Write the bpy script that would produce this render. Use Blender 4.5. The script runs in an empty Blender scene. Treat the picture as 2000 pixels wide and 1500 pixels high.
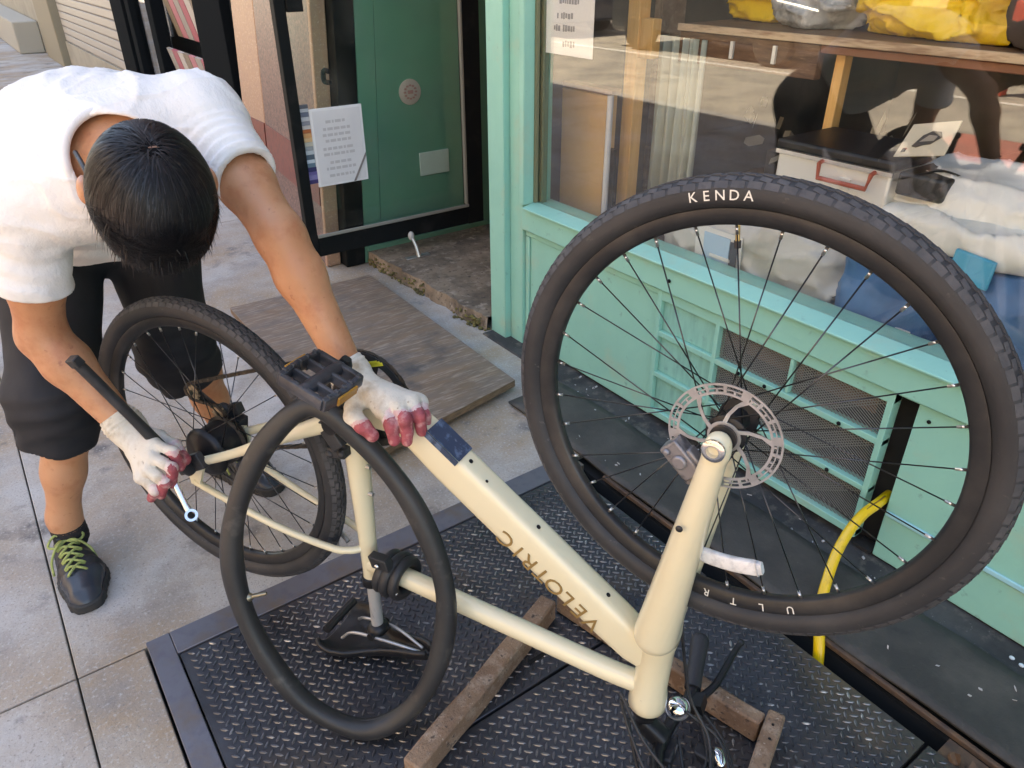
import bpy, bmesh, math, random
import numpy as np
from mathutils import Vector, Matrix
random.seed(7); RNG = np.random.default_rng(7)
scn = bpy.context.scene
COL = scn.collection
PI = math.pi

# ------------------------------------------------------------------ camera
cam_d = bpy.data.cameras.new('camera'); cam = bpy.data.objects.new('camera', cam_d); COL.objects.link(cam)
cam.location = (0, 0, 1.38)
YAW = math.radians(-35.675)
cam.rotation_euler = (Matrix.Rotation(YAW, 3, 'Z') @ Matrix.Rotation(math.radians(90 - 30.357), 3, 'X') @ Matrix.Rotation(-0.005, 3, 'Z')).to_euler()
cam_d.sensor_width = 36; cam_d.lens = 26.17; cam_d.clip_start = .02; cam_d.clip_end = 300
scn.camera = cam

# ------------------------------------------------------------------ sky and sun (the street beyond the shade is sunlit)
SUN_EL, SUN_AZ = math.radians(60), math.radians(62)     # azimuth from +Y (north) towards +X
wd = bpy.data.worlds.new('World'); scn.world = wd; wd.use_nodes = True
wn = wd.node_tree.nodes; bg = wn['Background']
sky = wn.new('ShaderNodeTexSky'); sky.sky_type = 'NISHITA'; sky.sun_disc = False
sky.sun_elevation = SUN_EL; sky.sun_rotation = SUN_AZ; sky.air_density = 1.0; sky.dust_density = 1.0; sky.ozone_density = 1.0
wd.node_tree.links.new(sky.outputs[0], bg.inputs[0]); bg.inputs[1].default_value = 0.13
sl = bpy.data.lights.new('sun', 'SUN'); sl.energy = 5.0; sl.angle = math.radians(.5); sl.color = (1, .90, .76)
sun = bpy.data.objects.new('sun', sl); COL.objects.link(sun)
sd = Vector((math.sin(SUN_AZ) * math.cos(SUN_EL), math.cos(SUN_AZ) * math.cos(SUN_EL), math.sin(SUN_EL)))
sun.rotation_euler = sd.to_track_quat('Z', 'Y').to_euler(); sun.location = (4, 4, 12)
scn.view_settings.view_transform = 'Standard'; scn.view_settings.look = 'None'
scn.view_settings.gamma = 1; scn.view_settings.use_curve_mapping = False
scn.view_settings.exposure = 2.55
scn.view_settings.use_white_balance = True; scn.view_settings.white_balance_temperature = 7700; scn.view_settings.white_balance_tint = 10

# ------------------------------------------------------------------ tags
def tag(o, label=None, cat=None, group=None, kind=None):
    if label: o['label'] = label
    if cat: o['category'] = cat
    if group: o['group'] = group
    if kind: o['kind'] = kind
    return o
def thing(name, label, cat, loc=(0, 0, 0), group=None):
    o = bpy.data.objects.new(name, None); COL.objects.link(o); o.location = loc; o.empty_display_size = .1
    return tag(o, label, cat, group)

# ------------------------------------------------------------------ materials
MATS = {}
def mat(name, col, rough=.6, metal=0, var=None, bump=None, spec=.5, coat=0, trans=0, sss=0, rvar=None, aniso=None, coord='Object'):
    """var: list of (colour, scale, lo, hi[, stretch]) noise layers mixed over the base; bump: list of (scale, strength[, stretch])"""
    if name in MATS: return MATS[name]
    m = bpy.data.materials.new(name); m.use_nodes = True; nt = m.node_tree; N = nt.nodes; L = nt.links
    b = N['Principled BSDF']
    b.inputs['Base Color'].default_value = (*col, 1); b.inputs['Roughness'].default_value = rough
    b.inputs['Metallic'].default_value = metal; b.inputs['Specular IOR Level'].default_value = spec
    if coat: b.inputs['Coat Weight'].default_value = coat; b.inputs['Coat Roughness'].default_value = .12
    if trans: b.inputs['Transmission Weight'].default_value = trans
    if sss:
        b.inputs['Subsurface Weight'].default_value = sss; b.inputs['Subsurface Radius'].default_value = (1, .35, .2); b.inputs['Subsurface Scale'].default_value = .008
    tc = N.new('ShaderNodeTexCoord'); 
    def coords(stretch):
        if not stretch: return tc.outputs[coord]
        mp = N.new('ShaderNodeMapping'); mp.inputs['Scale'].default_value = stretch; L.new(tc.outputs[coord], mp.inputs[0]); return mp.outputs[0]
    def noise(scale, stretch=None, detail=6, rough=.6):
        n = N.new('ShaderNodeTexNoise'); n.inputs['Scale'].default_value = scale; n.inputs['Detail'].default_value = detail
        n.inputs['Roughness'].default_value = rough; L.new(coords(stretch), n.inputs['Vector']); return n.outputs[0]
    cur = None
    for v in (var or []):
        c2, sc, lo, hi = v[:4]; st = v[4] if len(v) > 4 else None
        mr = N.new('ShaderNodeMapRange'); mr.inputs[1].default_value = lo; mr.inputs[2].default_value = hi; mr.clamp = True
        L.new(noise(sc, st), mr.inputs[0])
        mx = N.new('ShaderNodeMix'); mx.data_type = 'RGBA'
        L.new(mr.outputs[0], mx.inputs[0])
        if cur is None: mx.inputs[6].default_value = (*col, 1)
        else: L.new(cur, mx.inputs[6])
        mx.inputs[7].default_value = (*c2, 1); cur = mx.outputs[2]
    if cur is not None: L.new(cur, b.inputs['Base Color'])
    if rvar:
        mr = N.new('ShaderNodeMapRange'); mr.inputs[1].default_value = .35; mr.inputs[2].default_value = .65
        mr.inputs[3].default_value = rvar[1]; mr.inputs[4].default_value = rvar[2]; L.new(noise(rvar[0]), mr.inputs[0]); L.new(mr.outputs[0], b.inputs['Roughness'])
    last = None
    for bp in (bump or []):
        bn = N.new('ShaderNodeBump'); bn.inputs['Strength'].default_value = bp[1]; bn.inputs['Distance'].default_value = bp[3] if len(bp) > 3 else .004
        L.new(noise(bp[0], bp[2] if len(bp) > 2 else None), bn.inputs['Height'])
        if last is not None: L.new(last, bn.inputs['Normal'])
        last = bn.outputs[0]
    if last is not None: L.new(last, b.inputs['Normal'])
    MATS[name] = m; return m

def glass_mat(name, tint=(.96, .98, .97), ior=1.5, rough=0.0, dirt=0.0, boost=1.0):
    m = bpy.data.materials.new(name); m.use_nodes = True; nt = m.node_tree; N = nt.nodes; L = nt.links
    for n in list(N): N.remove(n)
    out = N.new('ShaderNodeOutputMaterial'); fr = N.new('ShaderNodeFresnel'); gi = N.new('ShaderNodeNewGeometry'); im = N.new('ShaderNodeMix'); im.inputs[2].default_value = ior; im.inputs[3].default_value = 1 / ior; L.new(gi.outputs['Backfacing'], im.inputs[0]); L.new(im.outputs[0], fr.inputs[0])   # same reflectance on both faces of the pane
    t = N.new('ShaderNodeBsdfTransparent'); t.inputs[0].default_value = (*tint, 1)
    g = N.new('ShaderNodeBsdfGlossy'); g.inputs['Roughness'].default_value = rough
    mul = N.new('ShaderNodeMath'); mul.operation = 'MULTIPLY'; mul.inputs[1].default_value = boost; mul.use_clamp = True
    L.new(fr.outputs[0], mul.inputs[0])
    mx = N.new('ShaderNodeMixShader'); L.new(mul.outputs[0], mx.inputs[0]); L.new(t.outputs[0], mx.inputs[1]); L.new(g.outputs[0], mx.inputs[2])
    last = mx.outputs[0]
    if dirt:
        df = N.new('ShaderNodeBsdfDiffuse'); df.inputs[0].default_value = (.6, .6, .55, 1)
        tc = N.new('ShaderNodeTexCoord'); nz = N.new('ShaderNodeTexNoise'); nz.inputs['Scale'].default_value = 6; nz.inputs['Detail'].default_value = 8
        L.new(tc.outputs['Object'], nz.inputs['Vector'])
        mr = N.new('ShaderNodeMapRange'); mr.inputs[1].default_value = .45; mr.inputs[2].default_value = .8; mr.inputs[3].default_value = 0; mr.inputs[4].default_value = dirt
        L.new(nz.outputs[0], mr.inputs[0]); m2 = N.new('ShaderNodeMixShader'); L.new(mr.outputs[0], m2.inputs[0]); L.new(last, m2.inputs[1]); L.new(df.outputs[0], m2.inputs[2]); last = m2.outputs[0]
    L.new(last, out.inputs[0]); MATS[name] = m; return m

# ------------------------------------------------------------------ mesh builder
def V3(p): return np.array(p, float)
def unit(v): v = np.array(v, float); return v / (np.linalg.norm(v) + 1e-12)
def perp(t):
    a = np.array([0, 0, 1.]) if abs(t[2]) < .9 else np.array([1., 0, 0])
    n = unit(np.cross(t, a)); return n, np.cross(t, n)
class MB:
    def __init__(s): s.v = []; s.f = []; s.m = []; s.mi = 0
    def add(s, vs, fs):
        o = len(s.v); s.v += [tuple(map(float, p)) for p in vs]; s.f += [tuple(i + o for i in f) for f in fs]; s.m += [s.mi] * len(fs); return s
    def obox(s, c, ax, ay, az):
        c, ax, ay, az = map(V3, (c, ax, ay, az))
        if np.dot(np.cross(ax, ay), az) < 0: ax = -ax
        vs = [c + i * ax + j * ay + k * az for k in (-1, 1) for j in (-1, 1) for i in (-1, 1)]
        return s.add(vs, [(0, 2, 3, 1), (4, 5, 7, 6), (0, 1, 5, 4), (2, 6, 7, 3), (0, 4, 6, 2), (1, 3, 7, 5)])
    def box(s, x0, x1, y0, y1, z0, z1):
        return s.obox(((x0 + x1) / 2, (y0 + y1) / 2, (z0 + z1) / 2), ((x1 - x0) / 2, 0, 0), (0, (y1 - y0) / 2, 0), (0, 0, (z1 - z0) / 2))
    def beam(s, p0, p1, w, h, up=(0, 0, 1)):
        p0, p1 = V3(p0), V3(p1); t = unit(p1 - p0); sd_ = unit(np.cross(t, V3(up))); u = np.cross(sd_, t)
        return s.obox((p0 + p1) / 2, (p1 - p0) / 2, sd_ * w / 2, u * h / 2)
    def tube(s, pts, r, n=12, closed=False, caps=True, sq=None, up=None, power=2):
        """sweep; sq=(a,b) gives elliptical / superelliptic section scale along (side, up)"""
        P = [V3(p) for p in pts]; k = len(P); R = [r] * k if np.isscalar(r) else list(r)
        T = []
        for i in range(k):
            if closed: t = P[(i + 1) % k] - P[i - 1]
            else: t = P[min(i + 1, k - 1)] - P[max(i - 1, 0)]
            T.append(unit(t))
        if up is not None: nrm = unit(V3(up) - T[0] * np.dot(V3(up), T[0]))
        else: nrm = perp(T[0])[0]
        vs = []
        for i in range(k):
            if up is not None: nrm = unit(V3(up) - T[i] * np.dot(V3(up), T[i]))
            else: nrm = unit(nrm - T[i] * np.dot(nrm, T[i]))
            bn = np.cross(T[i], nrm)
            for j in range(n):
                a = 2 * PI * j / n; ca, sa = math.cos(a), math.sin(a)
                if power != 2:
                    ca = math.copysign(abs(ca) ** (2 / power), ca); sa = math.copysign(abs(sa) ** (2 / power), sa)
                q = sq[i] if (sq and isinstance(sq[0], (tuple, list))) else (sq or (1, 1))
                vs.append(P[i] + nrm * ca * R[i] * q[1] + bn * sa * R[i] * q[0])
        fs = []
        for i in range(k if closed else k - 1):
            a0 = i * n; b0 = ((i + 1) % k) * n
            for j in range(n): fs.append((a0 + j, a0 + (j + 1) % n, b0 + (j + 1) % n, b0 + j))
        if caps and not closed: fs += [tuple(range(n - 1, -1, -1)), tuple((k - 1) * n + j for j in range(n))]
        return s.add(vs, fs)
    def cyl(s, p0, p1, r0, r1=None, n=16): return s.tube([p0, p1], [r0, r0 if r1 is None else r1], n)
    def lathe(s, prof, o, ax, n=32, close=False):
        """prof: (radius, height along axis)"""
        o = V3(o); ax = unit(ax); a, b = perp(ax); vs = []; k = len(prof)
        for (r, h) in prof:
            for j in range(n):
                t = 2 * PI * j / n; vs.append(o + ax * h + (a * math.cos(t) + b * math.sin(t)) * r)
        fs = []
        for i in range(k if close else k - 1):
            i2 = (i + 1) % k
            for j in range(n): fs.append((i * n + j, i * n + (j + 1) % n, i2 * n + (j + 1) % n, i2 * n + j))
        if not close:
            if prof[0][0] > 1e-6: fs.append(tuple(range(n - 1, -1, -1)))
            if prof[-1][0] > 1e-6: fs.append(tuple((k - 1) * n + j for j in range(n)))
        return s.add(vs, fs)
    def ell(s, c, rx, ry, rz, n=14, m=8, axes=None):
        c = V3(c); A = axes if axes is not None else np.eye(3); vs = []; fs = []
        for i in range(m + 1):
            th = PI * i / m
            for j in range(n):
                ph = 2 * PI * j / n
                l = (rx * math.sin(th) * math.cos(ph), ry * math.sin(th) * math.sin(ph), rz * math.cos(th)); vs.append(c + A[0] * l[0] + A[1] * l[1] + A[2] * l[2])
        for i in range(m):
            for j in range(n): fs.append((i * n + j, (i + 1) * n + j, (i + 1) * n + (j + 1) % n, i * n + (j + 1) % n))
        return s.add(vs, fs)
    def prism(s, poly, off):
        """extrude a closed 3-D polygon by off"""
        n = len(poly); P = [V3(p) for p in poly]; off = V3(off)
        return s.add(P + [p + off for p in P], [tuple(range(n - 1, -1, -1)), tuple(range(n, 2 * n))] + [(i, (i + 1) % n, n + (i + 1) % n, n + i) for i in range(n)])
    def quad(s, a, b, c, d): return s.add([a, b, c, d], [(0, 1, 2, 3)])
    def build(s, name, mats, parent=None, origin=(0, 0, 0), smooth=35, bevel=0, seg=2, fixn=True):
        return mesh_obj(name, s.v, s.f, mats, parent, origin, smooth, s.m, bevel, seg, fixn)
def mesh_obj(name, v, f, mats, parent=None, origin=(0, 0, 0), smooth=35, mi=None, bevel=0, seg=2, fixn=False):
    v = np.asarray(v, float).reshape(-1, 3) - V3(origin)
    me = bpy.data.meshes.new(name); me.from_pydata(v.tolist(), [], [tuple(int(i) for i in q) for q in f])
    for m in (mats if isinstance(mats, (list, tuple)) else [mats]): me.materials.append(m)
    if mi is not None: me.polygons.foreach_set('material_index', list(mi))
    if fixn:
        bm = bmesh.new(); bm.from_mesh(me); bmesh.ops.recalc_face_normals(bm, faces=bm.faces); bm.to_mesh(me); bm.free()
    if smooth:
        me.polygons.foreach_set('use_smooth', [True] * len(me.polygons))
        if smooth < 180: me.set_sharp_from_angle(angle=math.radians(smooth))
    me.update()
    o = bpy.data.objects.new(name, me); COL.objects.link(o)
    if parent is not None: o.parent = parent
    else: o.location = origin
    if bevel:
        b = o.modifiers.new('bevel', 'BEVEL'); b.width = bevel; b.segments = seg; b.limit_method = 'ANGLE'; b.angle_limit = math.radians(40)
    return o
def link_copy(src, parent, mw=None, name=None):
    c = src.copy(); COL.objects.link(c); c.parent = parent
    if mw is not None: c.matrix_local = mw
    return c
def textmesh(body, size, extrude=.0006, spacing=1.0, align='CENTER'):
    cu = bpy.data.curves.new('t', 'FONT'); cu.body = body; cu.size = size; cu.extrude = extrude; cu.align_x = align; cu.align_y = 'CENTER'; cu.space_character = spacing; cu.resolution_u = 3
    o = bpy.data.objects.new('t', cu); COL.objects.link(o)
    dg = bpy.context.evaluated_depsgraph_get(); me = bpy.data.meshes.new_from_object(o.evaluated_get(dg))
    v = np.array([p.co[:] for p in me.vertices]); f = [tuple(p.vertices) for p in me.polygons]
    bpy.data.objects.remove(o); bpy.data.meshes.remove(me); bpy.data.curves.remove(cu)
    return v, f
def place_text(mb, body, size, o, right, up, extrude=.0006, spacing=1.0, sx=1.0, align='CENTER'):
    v, f = textmesh(body, size, extrude, spacing, align); o = V3(o); r = unit(right); u = unit(V3(up) - r * np.dot(r, V3(up))); n = np.cross(r, u)
    mb.add([o + r * p[0] * sx + u * p[1] + n * p[2] for p in v], f)
def spline(pts, n, closed=False):
    P = np.array(pts, float); k = len(P); out = []
    segs = k if closed else k - 1
    for i in range(segs):
        p1, p2 = P[i], P[(i + 1) % k]
        p0 = P[i - 1] if (closed or i > 0) else 2 * p1 - p2
        p3 = P[(i + 2) % k] if (closed or i + 2 < k) else 2 * p2 - p1
        for j in range(n):
            t = j / n; out.append(.5 * ((2 * p1) + (p2 - p0) * t + (2 * p0 - 5 * p1 + 4 * p2 - p3) * t * t + (3 * p1 - p0 - 3 * p2 + p3) * t ** 3))
    if not closed: out.append(P[-1])
    return out

# ------------------------------------------------------------------ implicit surfaces
_G = np.random.default_rng(3).random(4096)
def vnoise(P, freq, seed=0):
    Q = P * freq + seed * 17.31; I = np.floor(Q).astype(np.int64); F = Q - I; F = F * F * (3 - 2 * F)
    def h(dx, dy, dz): return _G[((I[..., 0] + dx) * 73 + (I[..., 1] + dy) * 419 + (I[..., 2] + dz) * 1031) % 4096]
    x, y, z = F[..., 0], F[..., 1], F[..., 2]
    a = h(0, 0, 0) * (1 - x) + h(1, 0, 0) * x; b = h(0, 1, 0) * (1 - x) + h(1, 1, 0) * x
    c = h(0, 0, 1) * (1 - x) + h(1, 0, 1) * x; d = h(0, 1, 1) * (1 - x) + h(1, 1, 1) * x
    return ((a * (1 - y) + b * y) * (1 - z) + (c * (1 - y) + d * y) * z) * 2 - 1
def cap(P, a, b, ra, rb=None, lat=None, sc=1):
    a, b = V3(a), V3(b); rb = ra if rb is None else rb; d = b - a
    h = np.clip(((P - a) @ d) / (d @ d), 0, 1); q = P - a - h[..., None] * d
    if lat is not None:
        l = unit(lat); q = q - l * (q @ l)[..., None] * (1 - 1 / sc)
    return np.linalg.norm(q, axis=-1) - (ra + (rb - ra) * h)
def elps(P, c, r, A=None):
    q = P - V3(c)
    if A is not None: q = q @ np.array(A).T
    r = V3(r); k0 = np.linalg.norm(q / r, axis=-1); k1 = np.linalg.norm(q / r ** 2, axis=-1) + 1e-9
    return k0 * (k0 - 1) / k1
def rbox(P, c, hs, r, A=None):
    q = P - V3(c)
    if A is not None: q = q @ np.array(A).T
    q = np.abs(q) - (V3(hs) - r)
    return np.linalg.norm(np.maximum(q, 0), axis=-1) + np.minimum(q.max(-1), 0) - r
def ridge(P, fr, seed, p=3):
    return np.clip(1 - np.abs(vnoise(P, fr, seed)) * 2.2, 0, 1) ** p
def smin(a, b, k):
    h = np.clip(.5 + .5 * (b - a) / k, 0, 1); return b + (a - b) * h - k * h * (1 - h)
def smax(a, b, k): return -smin(-a, -b, k)
def surfnet(fn, lo, hi, h, proj=1):
    lo, hi = V3(lo), V3(hi); n = np.ceil((hi - lo) / h).astype(int) + 1
    ax = [lo[i] + h * np.arange(n[i]) for i in range(3)]
    P = np.stack(np.meshgrid(*ax, indexing='ij'), -1)
    V = np.empty(P.shape[:3])
    for i in range(0, n[0], 24): V[i:i + 24] = fn(P[i:i + 24])
    S = V < 0; nx, ny, nz = n - 1
    cnt = np.zeros((nx, ny, nz), int)
    for dx in (0, 1):
        for dy in (0, 1):
            for dz in (0, 1): cnt += S[dx:nx + dx, dy:ny + dy, dz:nz + dz]
    act = (cnt > 0) & (cnt < 8); idx = -np.ones(act.shape, int); cells = np.argwhere(act); idx[act] = np.arange(len(cells))
    acc = np.zeros((len(cells), 3)); num = np.zeros(len(cells))
    ci, cj, ck = cells.T
    for axis in range(3):
        o1, o2 = [a for a in range(3) if a != axis]
        for u in (0, 1):
            for w in (0, 1):
                d0 = [0, 0, 0]; d0[o1] = u; d0[o2] = w; d1 = list(d0); d1[axis] = 1
                v0 = V[ci + d0[0], cj + d0[1], ck + d0[2]]; v1 = V[ci + d1[0], cj + d1[1], ck + d1[2]]
                m = (v0 < 0) != (v1 < 0); t = np.where(m, v0 / np.where(m, v0 - v1, 1), 0)
                p = np.stack([np.full(len(cells), float(d0[a])) for a in range(3)], 1); p[:, axis] += t
                acc += p * m[:, None]; num += m
    verts = lo + (cells + acc / np.maximum(num, 1)[:, None]) * h
    faces = []
    for axis in range(3):
        o1, o2 = (axis + 1) % 3, (axis + 2) % 3
        sl0 = [slice(None)] * 3; sl1 = [slice(None)] * 3; sl0[axis] = slice(0, -1); sl1[axis] = slice(1, None)
        e = np.argwhere(S[tuple(sl0)] != S[tuple(sl1)])
        ok = (e[:, o1] > 0) & (e[:, o2] > 0) & (e[:, o1] < n[o1] - 1) & (e[:, o2] < n[o2] - 1); e = e[ok]
        def c(a, b):
            q = e.copy(); q[:, o1] -= a; q[:, o2] -= b; return idx[q[:, 0], q[:, 1], q[:, 2]]
        q = np.stack([c(1, 1), c(0, 1), c(0, 0), c(1, 0)], 1)
        inside = S[e[:, 0], e[:, 1], e[:, 2]]; q[~inside] = q[~inside][:, ::-1]; faces.append(q)
    F = np.concatenate(faces)
    for _ in range(proj):
        d = fn(verts); e = h * .25
        g = np.stack([fn(verts + np.eye(3)[a] * e) - fn(verts - np.eye(3)[a] * e) for a in range(3)], 1) / (2 * e)
        st = -d[:, None] * g / np.maximum((g * g).sum(1), .3)[:, None]; ln = np.linalg.norm(st, axis=1); st *= np.minimum(1, .5 * h / np.maximum(ln, 1e-9))[:, None]
        verts = verts + st
    return verts, F
def sdf_obj(name, fn, lo, hi, h, mats, parent=None, origin=(0, 0, 0), mi=None, proj=1, smooth=180):
    v, f = surfnet(fn, lo, hi, h, proj)
    m = None
    if mi is not None: m = mi(v[f].mean(1)).astype(int).tolist()
    return mesh_obj(name, v, f, mats, parent, origin, smooth, m)
# ================================================================== MATERIALS OF THE PLACE
m_slab = [mat('pavement_concrete_%d' % i, c, .85, var=[((.335, .255, .175), 1.3, .40, .58), ((.27, .245, .22), 5, .48, .70), ((.15, .14, .135), 3.3, .60, .68), ((.17, .165, .165), 7, .62, .74), ((.49, .475, .45), 110, .54, .76), ((.22, .205, .19), 150, .56, .70), ((.11, .11, .115), 2.6, .665, .72)], bump=[(140, .5), (25, .35)])
          for i, c in enumerate([(.45, .44, .425), (.42, .405, .385), (.44, .42, .385)])]
m_mortar = mat('mortar_dark', (.09, .085, .08), .95)
m_kerb = mat('kerb_granite', (.35, .34, .33), .8, var=[((.2, .2, .2), 90, .45, .65)], bump=[(80, .3)])
m_road = mat('asphalt', (.38, .35, .30), .9, var=[((.2, .19, .18), 2, .4, .7), ((.36, .34, .3), 120, .5, .7)], bump=[(160, .5)])
m_redlane = mat('red_lane_surface', (.42, .16, .13), .85, var=[((.30, .14, .12), 3, .4, .7)], bump=[(160, .4)])
m_white_line = mat('road_paint', (.7, .7, .66), .7, var=[((.35, .34, .32), 20, .5, .7)])
m_plate = mat('diamond_plate_steel', (.070, .074, .086), .5, .6, var=[((.045, .046, .05), 5, .45, .7), ((.15, .115, .08), 2.3, .54, .70), ((.03, .03, .03), 14, .62, .78)], bump=[(220, .12)], rvar=(7, .30, .58))
m_lug = mat('diamond_plate_lug_worn', (.20, .205, .22), .45, .75, var=[((.07, .073, .085), 3, .40, .56), ((.55, .55, .55), 26, .56, .72), ((.16, .13, .10), 9, .6, .72)], rvar=(9, .25, .5))
m_hframe = mat('hatch_frame_steel', (.155, .158, .185), .5, .5, var=[((.17, .13, .095), 5, .48, .64), ((.13, .13, .16), 30, .5, .7)], bump=[(60, .15)])
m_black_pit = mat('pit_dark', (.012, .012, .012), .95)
m_mat = mat('rubber_mat', (.035, .033, .03), .7, var=[((.075, .068, .058), 6, .4, .66), ((.02, .02, .02), 3, .58, .70), ((.10, .095, .085), 70, .66, .76)], bump=[(120, .4)])
m_rust = mat('rusty_steel', (.14, .085, .05), .8, .3, var=[((.06, .045, .04), 20, .4, .65)], bump=[(70, .5)])
m_curb = mat('dirty_stone_strip', (.062, .059, .056), .9, var=[((.03, .03, .03), 6, .4, .60), ((.12, .105, .085), 18, .54, .68), ((.2, .19, .18), 90, .66, .75)], bump=[(60, .5), (14, .4, None, .01)])
m_mint = mat('mint_paint', (.27, .575, .475), .42, var=[((.225, .50, .415), 2.5, .4, .75), ((.33, .50, .39), 6, .56, .76), ((.17, .33, .28), 26, .64, .76), ((.08, .10, .09), 70, .72, .76)], bump=[(9, .2, (1, 1, .2), .008), (70, .12, (1, 1, .15)), (200, .08)], rvar=(5, .3, .6))
m_mint_d = mat('mint_paint_weathered', (.24, .53, .45), .5, var=[((.17, .38, .33), 6, .45, .75, (6, 6, 1)), ((.14, .30, .26), 40, .62, .8)], bump=[(60, .1)])
m_green = mat('dark_green_paint', (.125, .29, .205), .38, var=[((.105, .25, .18), 1.6, .4, .7), ((.14, .27, .20), 8, .55, .8)], bump=[(7, .06), (120, .03)])
m_blackmetal = mat('black_painted_metal', (.007, .009, .010), .6, 0, var=[((.022, .022, .022), 8, .55, .75)], bump=[(80, .06)], spec=.15)
m_granite_red = mat('red_granite', (.19, .105, .085), .4, var=[((.09, .055, .05), 55, .45, .6), ((.34, .23, .19), 80, .56, .68)], bump=[(60, .05)])
m_granite_tan = mat('tan_granite', (.40, .25, .165), .4, var=[((.36, .22, .16), 40, .45, .65), ((.55, .4, .3), 90, .56, .68)], bump=[(60, .05)])
m_redstone = mat('dark_red_stone', (.19, .05, .035), .4, var=[((.13, .04, .03), 30, .45, .65)])
m_stone = mat('rubble_stone', (.36, .25, .17), .9, var=[((.24, .16, .11), 14, .4, .65), ((.45, .36, .26), 30, .55, .7)], bump=[(22, .9), (90, .4)])
m_brick = mat('orange_brick', (.33, .13, .06), .9, var=[((.2, .09, .05), 30, .4, .7)], bump=[(90, .5)])
m_step = mat('step_concrete', (.25, .195, .14), .9, var=[((.12, .095, .07), 7, .40, .60), ((.36, .30, .235), 26, .54, .70), ((.08, .065, .05), 50, .56, .68)], bump=[(30, .7), (140, .5)])
m_moss = mat('moss', (.16, .14, .045), .95, var=[((.07, .06, .03), 40, .4, .7)], bump=[(120, .8)])
m_bark = mat('beige_render', (.36, .33, .26), .85, var=[((.28, .26, .21), 3, .4, .7)])
m_greyrender = mat('grey_render', (.30, .29, .28), .85, var=[((.22, .22, .22), 3, .4, .7)])
m_cream_wall = mat('sunlit_render', (.62, .50, .36), .9, var=[((.42, .35, .27), 1.5, .4, .7)])
m_darkwin = mat('dark_window', (.02, .022, .025), .1)
m_brickwall = mat('building_brick', (.30, .16, .11), .9, var=[((.2, .1, .07), 20, .4, .7)], bump=[(40, .4)])
m_glass = glass_mat('shop_glass', ior=1.6, tint=(.99, .995, .99), dirt=.02, boost=1.35)
m_dglass = glass_mat('door_glass', tint=(.93, .97, .95), ior=1.5, dirt=.04)

# ================================================================== GROUND
b = MB()
b.box(-2.62, -.004, -6, 30, -.3, -.05); b.box(-.004, 4.2, 1.47, 30, -.3, -.05); b.box(1.49, 4.2, -6, 1.466, -.3, -.012)
pav = b.build('pavement', m_mortar, origin=(0, 0, 0)); tag(pav, kind='structure')
rows = [-6] + [1.44 + 1.5 * k for k in range(-4, 19)]
k = 0
for i, (xa, xb) in enumerate([(-2.6, -1.36), (-1.36, -.145), (-.145, 1.62)]):
    for ya, yb in zip(rows[:-1], rows[1:]):
        x1 = xb
        if i == 2 and yb <= 1.5: x1 = -.004
        g = .0018; dz = RNG.uniform(-.0015, .0015)
        s = MB().box(xa + g, x1 - (g if i < 2 or x1 < 1 else 0), ya + g, yb - g, -.049, dz)
        s.build('paving_slab', m_slab[k % 3], pav, bevel=.002, seg=1); k += 1
tag(MB().box(-60, -2.77, -40, 60, -.3, -.125).build('road', m_road), kind='structure')
tag(MB().box(-4.3, -2.9, -8, 3.35, -.124, -.121).build('red_lane', m_redlane), kind='structure')
b = MB()
for x in (-3.1, -6.2):
    b.box(x - .05, x + .05, 3.4, 40, -.124, -.119)
tag(b.build('road_marking', m_white_line), kind='structure')
kb = MB().box(-2.765, -2.625, -8, 30, -.29, -.06).build('kerb', m_mortar); tag(kb, kind='structure')
for y in np.arange(-8, 30, .92):
    MB().box(-2.768, -2.607, y + .005, y + .915, -.13, .0).build('kerb_stone', m_kerb, kb, bevel=.012)
tag(MB().box(-14, -8.6, -30, 50, -.3, .0).build('far_pavement', m_slab[2]), kind='structure')
tag(MB().quad((-150, -150, -.31), (150, -150, -.31), (150, 150, -.31), (-150, 150, -.31)).build('ground', m_road, fixn=False), kind='structure')

# ------------------------------------------------------------------ cellar hatch of diamond plate
pit = MB()
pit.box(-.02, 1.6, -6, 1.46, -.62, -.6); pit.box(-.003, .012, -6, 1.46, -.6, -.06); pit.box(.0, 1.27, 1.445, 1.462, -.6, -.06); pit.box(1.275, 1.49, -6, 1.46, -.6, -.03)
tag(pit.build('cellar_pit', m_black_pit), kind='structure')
hatch = thing('cellar_hatch', 'blue grey diamond plate cellar hatch flush with the pavement under the bicycle', 'cellar hatch', (.6, .6, 0))
def hp(mb, name, m, **k): return mb.build(name, m, hatch, origin=(.6, .6, 0), **k)
fr = MB(); fr.box(.0, .052, -1.2, 1.452, -.05, .004); fr.box(.0525, 1.262, 1.378, 1.452, -.05, .004); hp(fr, 'frame', m_hframe, bevel=.002)
def lug(mb, x, y, a, L=.0098, w=.0029, h=.0020, z=.0025):
    c, s = math.cos(a), math.sin(a)
    def q(u, v, zz): return (x + u * c - v * s, y + u * s + v * c, zz)
    base = [q(-L, 0, z), q(-L * .45, -w, z), q(L * .45, -w, z), q(L, 0, z), q(L * .45, w, z), q(-L * .45, w, z)]
    top = [q(-L * .8, 0, z + h), q(-L * .4, -w * .5, z + h), q(L * .4, -w * .5, z + h), q(L * .8, 0, z + h), q(L * .4, w * .5, z + h), q(-L * .4, w * .5, z + h)]
    mb.add(base + top, [(i, (i + 1) % 6, 6 + (i + 1) % 6, 6 + i) for i in range(6)] + [tuple(range(6, 12))])
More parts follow.
